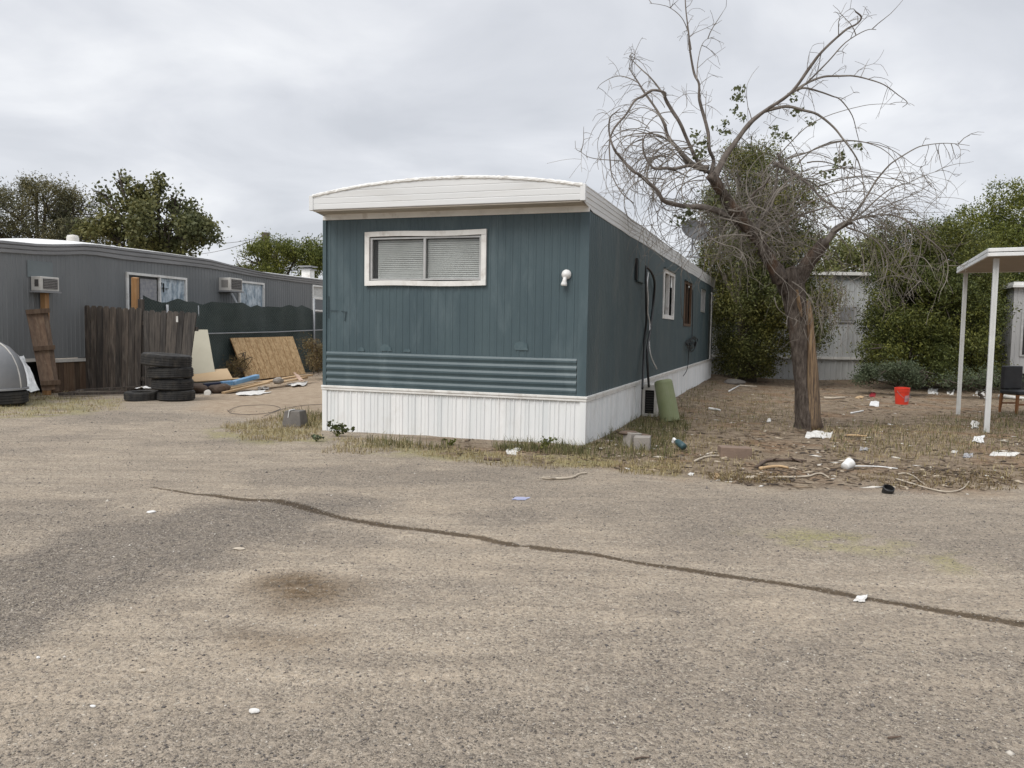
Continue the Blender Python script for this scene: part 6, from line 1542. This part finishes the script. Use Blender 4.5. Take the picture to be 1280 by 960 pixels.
stick('plank', 'white plank lying behind the dining chair', [(1249, 497.5), (1265, 499), (1300, 502)], .06, M['white_trim'], 'plank', .05)
stick('board_strip', 'thin tan strip lying right of the tree trunk', [(1058, 546), (1070, 546), (1084, 547)], .018, M['lumber'], 'board', .02)
def sheet(label, u0, v0, u1, v1, mat, amp=.05, lift=.03, seed=0, name='litter_scrap', cat='litter', group=None, n=8):
    a, b, c, d = G(u0, v0, lift * .5), G(u1, v0, lift * .3), G(u1, v1, .006), G(u0, v1, .006)
    rq = random.Random(seed); w_ = np.linalg.norm(b - a); h_ = np.linalg.norm(d - a)
    a = a + (b - a) * rq.uniform(.0, .35); c = c + (d - c) * rq.uniform(.0, .35); d = d + (a - d) * rq.uniform(0, .3)
    return crumple(name, label, cat, (a, b, c, d), mat, min(amp, .28 * w_) * .62, n, .004, group, seed, irr=seed not in (41, 47, 48, 53))
o = sheet('white flaking bark board lying at the foot of the tree', 1005, 542, 1041, 548.5, M['paper'], .07, .07, 41, 'bark_board', 'board', n=10)
sheet('crumpled white plastic pile beside the near carport post', 1213, 548, 1231, 554.5, M['white_plastic'], .16, .10, 42, n=12)
sheet('crumpled white paper at the foot of the near carport post', 1213, 530, 1227, 536, M['paper'], .16, .12, 43, n=10)
sheet('grey rag lying in the yard below the orange bucket', 1073, 561, 1089, 565, M['grey_cloth'], .09, .05, 44)
sheet('grey paper scrap lying at the gravel edge near the carport', 1203, 567, 1218, 573, M['grey_cloth'], .06, .02, 45)
sheet('torn pale paper between the hose and the carport post', 1186, 563, 1198, 568, M['paper'], .07, .03, 46)
sheet('long white paper strip at the right edge of the yard', 1236, 566, 1275, 571, M['paper'], .04, .02, 47)
sheet('white tray lying on the dirt left of the orange bucket', 1086, 503, 1099, 508.5, M['white_plastic'], .04, .07, 48)
sheet('dark red cloth scrap in the litter left of the bucket', 1087, 491, 1096, 497, M['red_cloth'], .12, .08, 49)
sheet('white rubbish bag behind the orange bucket', 1158, 487, 1174, 495, M['white_plastic'], .22, .10, 50, n=10)
sheet('pale rubbish between bucket and far carport post', 1182, 489, 1194, 495, M['paper'], .22, .08, 51, n=10)
sheet('pale cloth heap between the two carport posts', 1214, 488, 1232, 498, M['paper'], .2, .1, 52, n=10)
sheet('lavender blue plastic strip lying on the open gravel', 639, 622.3, 663, 625.5, M['lavender'], .015, .012, 53)
sheet('crumpled white paper lying on the damp trail', 1065, 747, 1084, 754.5, M['paper'], .05, .04, 54)
sheet('white paper scrap with grass at the skirting foot', 632, 562, 652, 569, M['paper'], .05, .03, 55)
sheet('small white scrap by the grey cloth in the tree litter', 957, 525, 965, 528.5, M['paper'], .1, .06, 56)
sheet('yellowish wood flake at the gravel edge near the brown block', 893, 592, 900, 600, M['lumber'], .04, .03, 57)
sheet('pale flake lying on gravel below the concrete blocks', 859, 592, 868, 595, M['paper'], .03, .02, 58)
sheet('flat pale flake lying left of the pale curved branch', 932, 595, 948, 599, M['dead_wood'], .03, .02, 59)
sheet('pale tan scrap behind the white tray', 1068, 496, 1082, 499, M['lumber'], .06, .05, 60)
c = G(1059, 586); cu = empty('cup', c + np.array([0, 0, .042])); tag(cu, 'white cup lying on its side with dark shadowed twig beside it', 'cup'); cu['label'] = 'white plastic cup lying on its side at the gravel edge'
Mc = Matrix.Scale(.78, 4) @ Matrix.Rotation(.6, 4, 'Z') @ Matrix.Rotation(1.25, 4, 'Y')
m_ = MB(); m_.lathe([(0, -.07), (.055, -.068), (.06, -.06), (.075, .07), (.08, .072), (.078, .06), (.056, -.055), (0, -.058)], 22, Mc); m_.build('cup_body', M['white_plastic'], cu, smooth=True)
c = G(1109, 616); m_ = MB(); m_.lathe([(0, 0), (.05, 0), (.052, .06), (.044, .066), (.04, .02), (0, .018)], 18, Matrix.Translation(Vector(c)) @ Matrix.Rotation(.5, 4, 'X')); tag(m_.build('cap', M['black_plastic']), 'small black cap lying on the gravel near the hose', 'cap')
rock('rock', 'pale flat stone lying on the gravel at bottom left of centre', 'stone', G(318, 891, .008), (.022, .016, .013), M['paper'], .6, 3)
rock('rock', 'small tan stone on gravel above the pale flat stone', 'stone', G(178, 840, .006), (.016, .011, .011), M['dead_wood'], .7, 5)
rock('rock', 'tiny white chip on gravel at lower left', 'stone', G(116, 884, .004), (.012, .007, .008), M['white_plastic'], .7, 7)
rock('rock', 'tiny white chip on gravel left of the tan stone', 'stone', G(48, 823, .004), (.009, .007, .008), M['white_plastic'], .7, 9)
rock('rock', 'white pebble in the sand at the edge of dark gravel', 'stone', G(189, 641, .006), (.035, .025, .02), M['white_plastic'], .6, 11)
rock('rock', 'yellowish flat stone at the lower edge of the dark gravel', 'stone', G(299, 687, .006), (.04, .022, .012), M['dead_wood'], .6, 13)
rock('rock', 'grey stone lying near the far end of the teal home', 'stone', G(917, 480, .04), (.35, .25, .16), M['concrete_dark'], .7, 15)
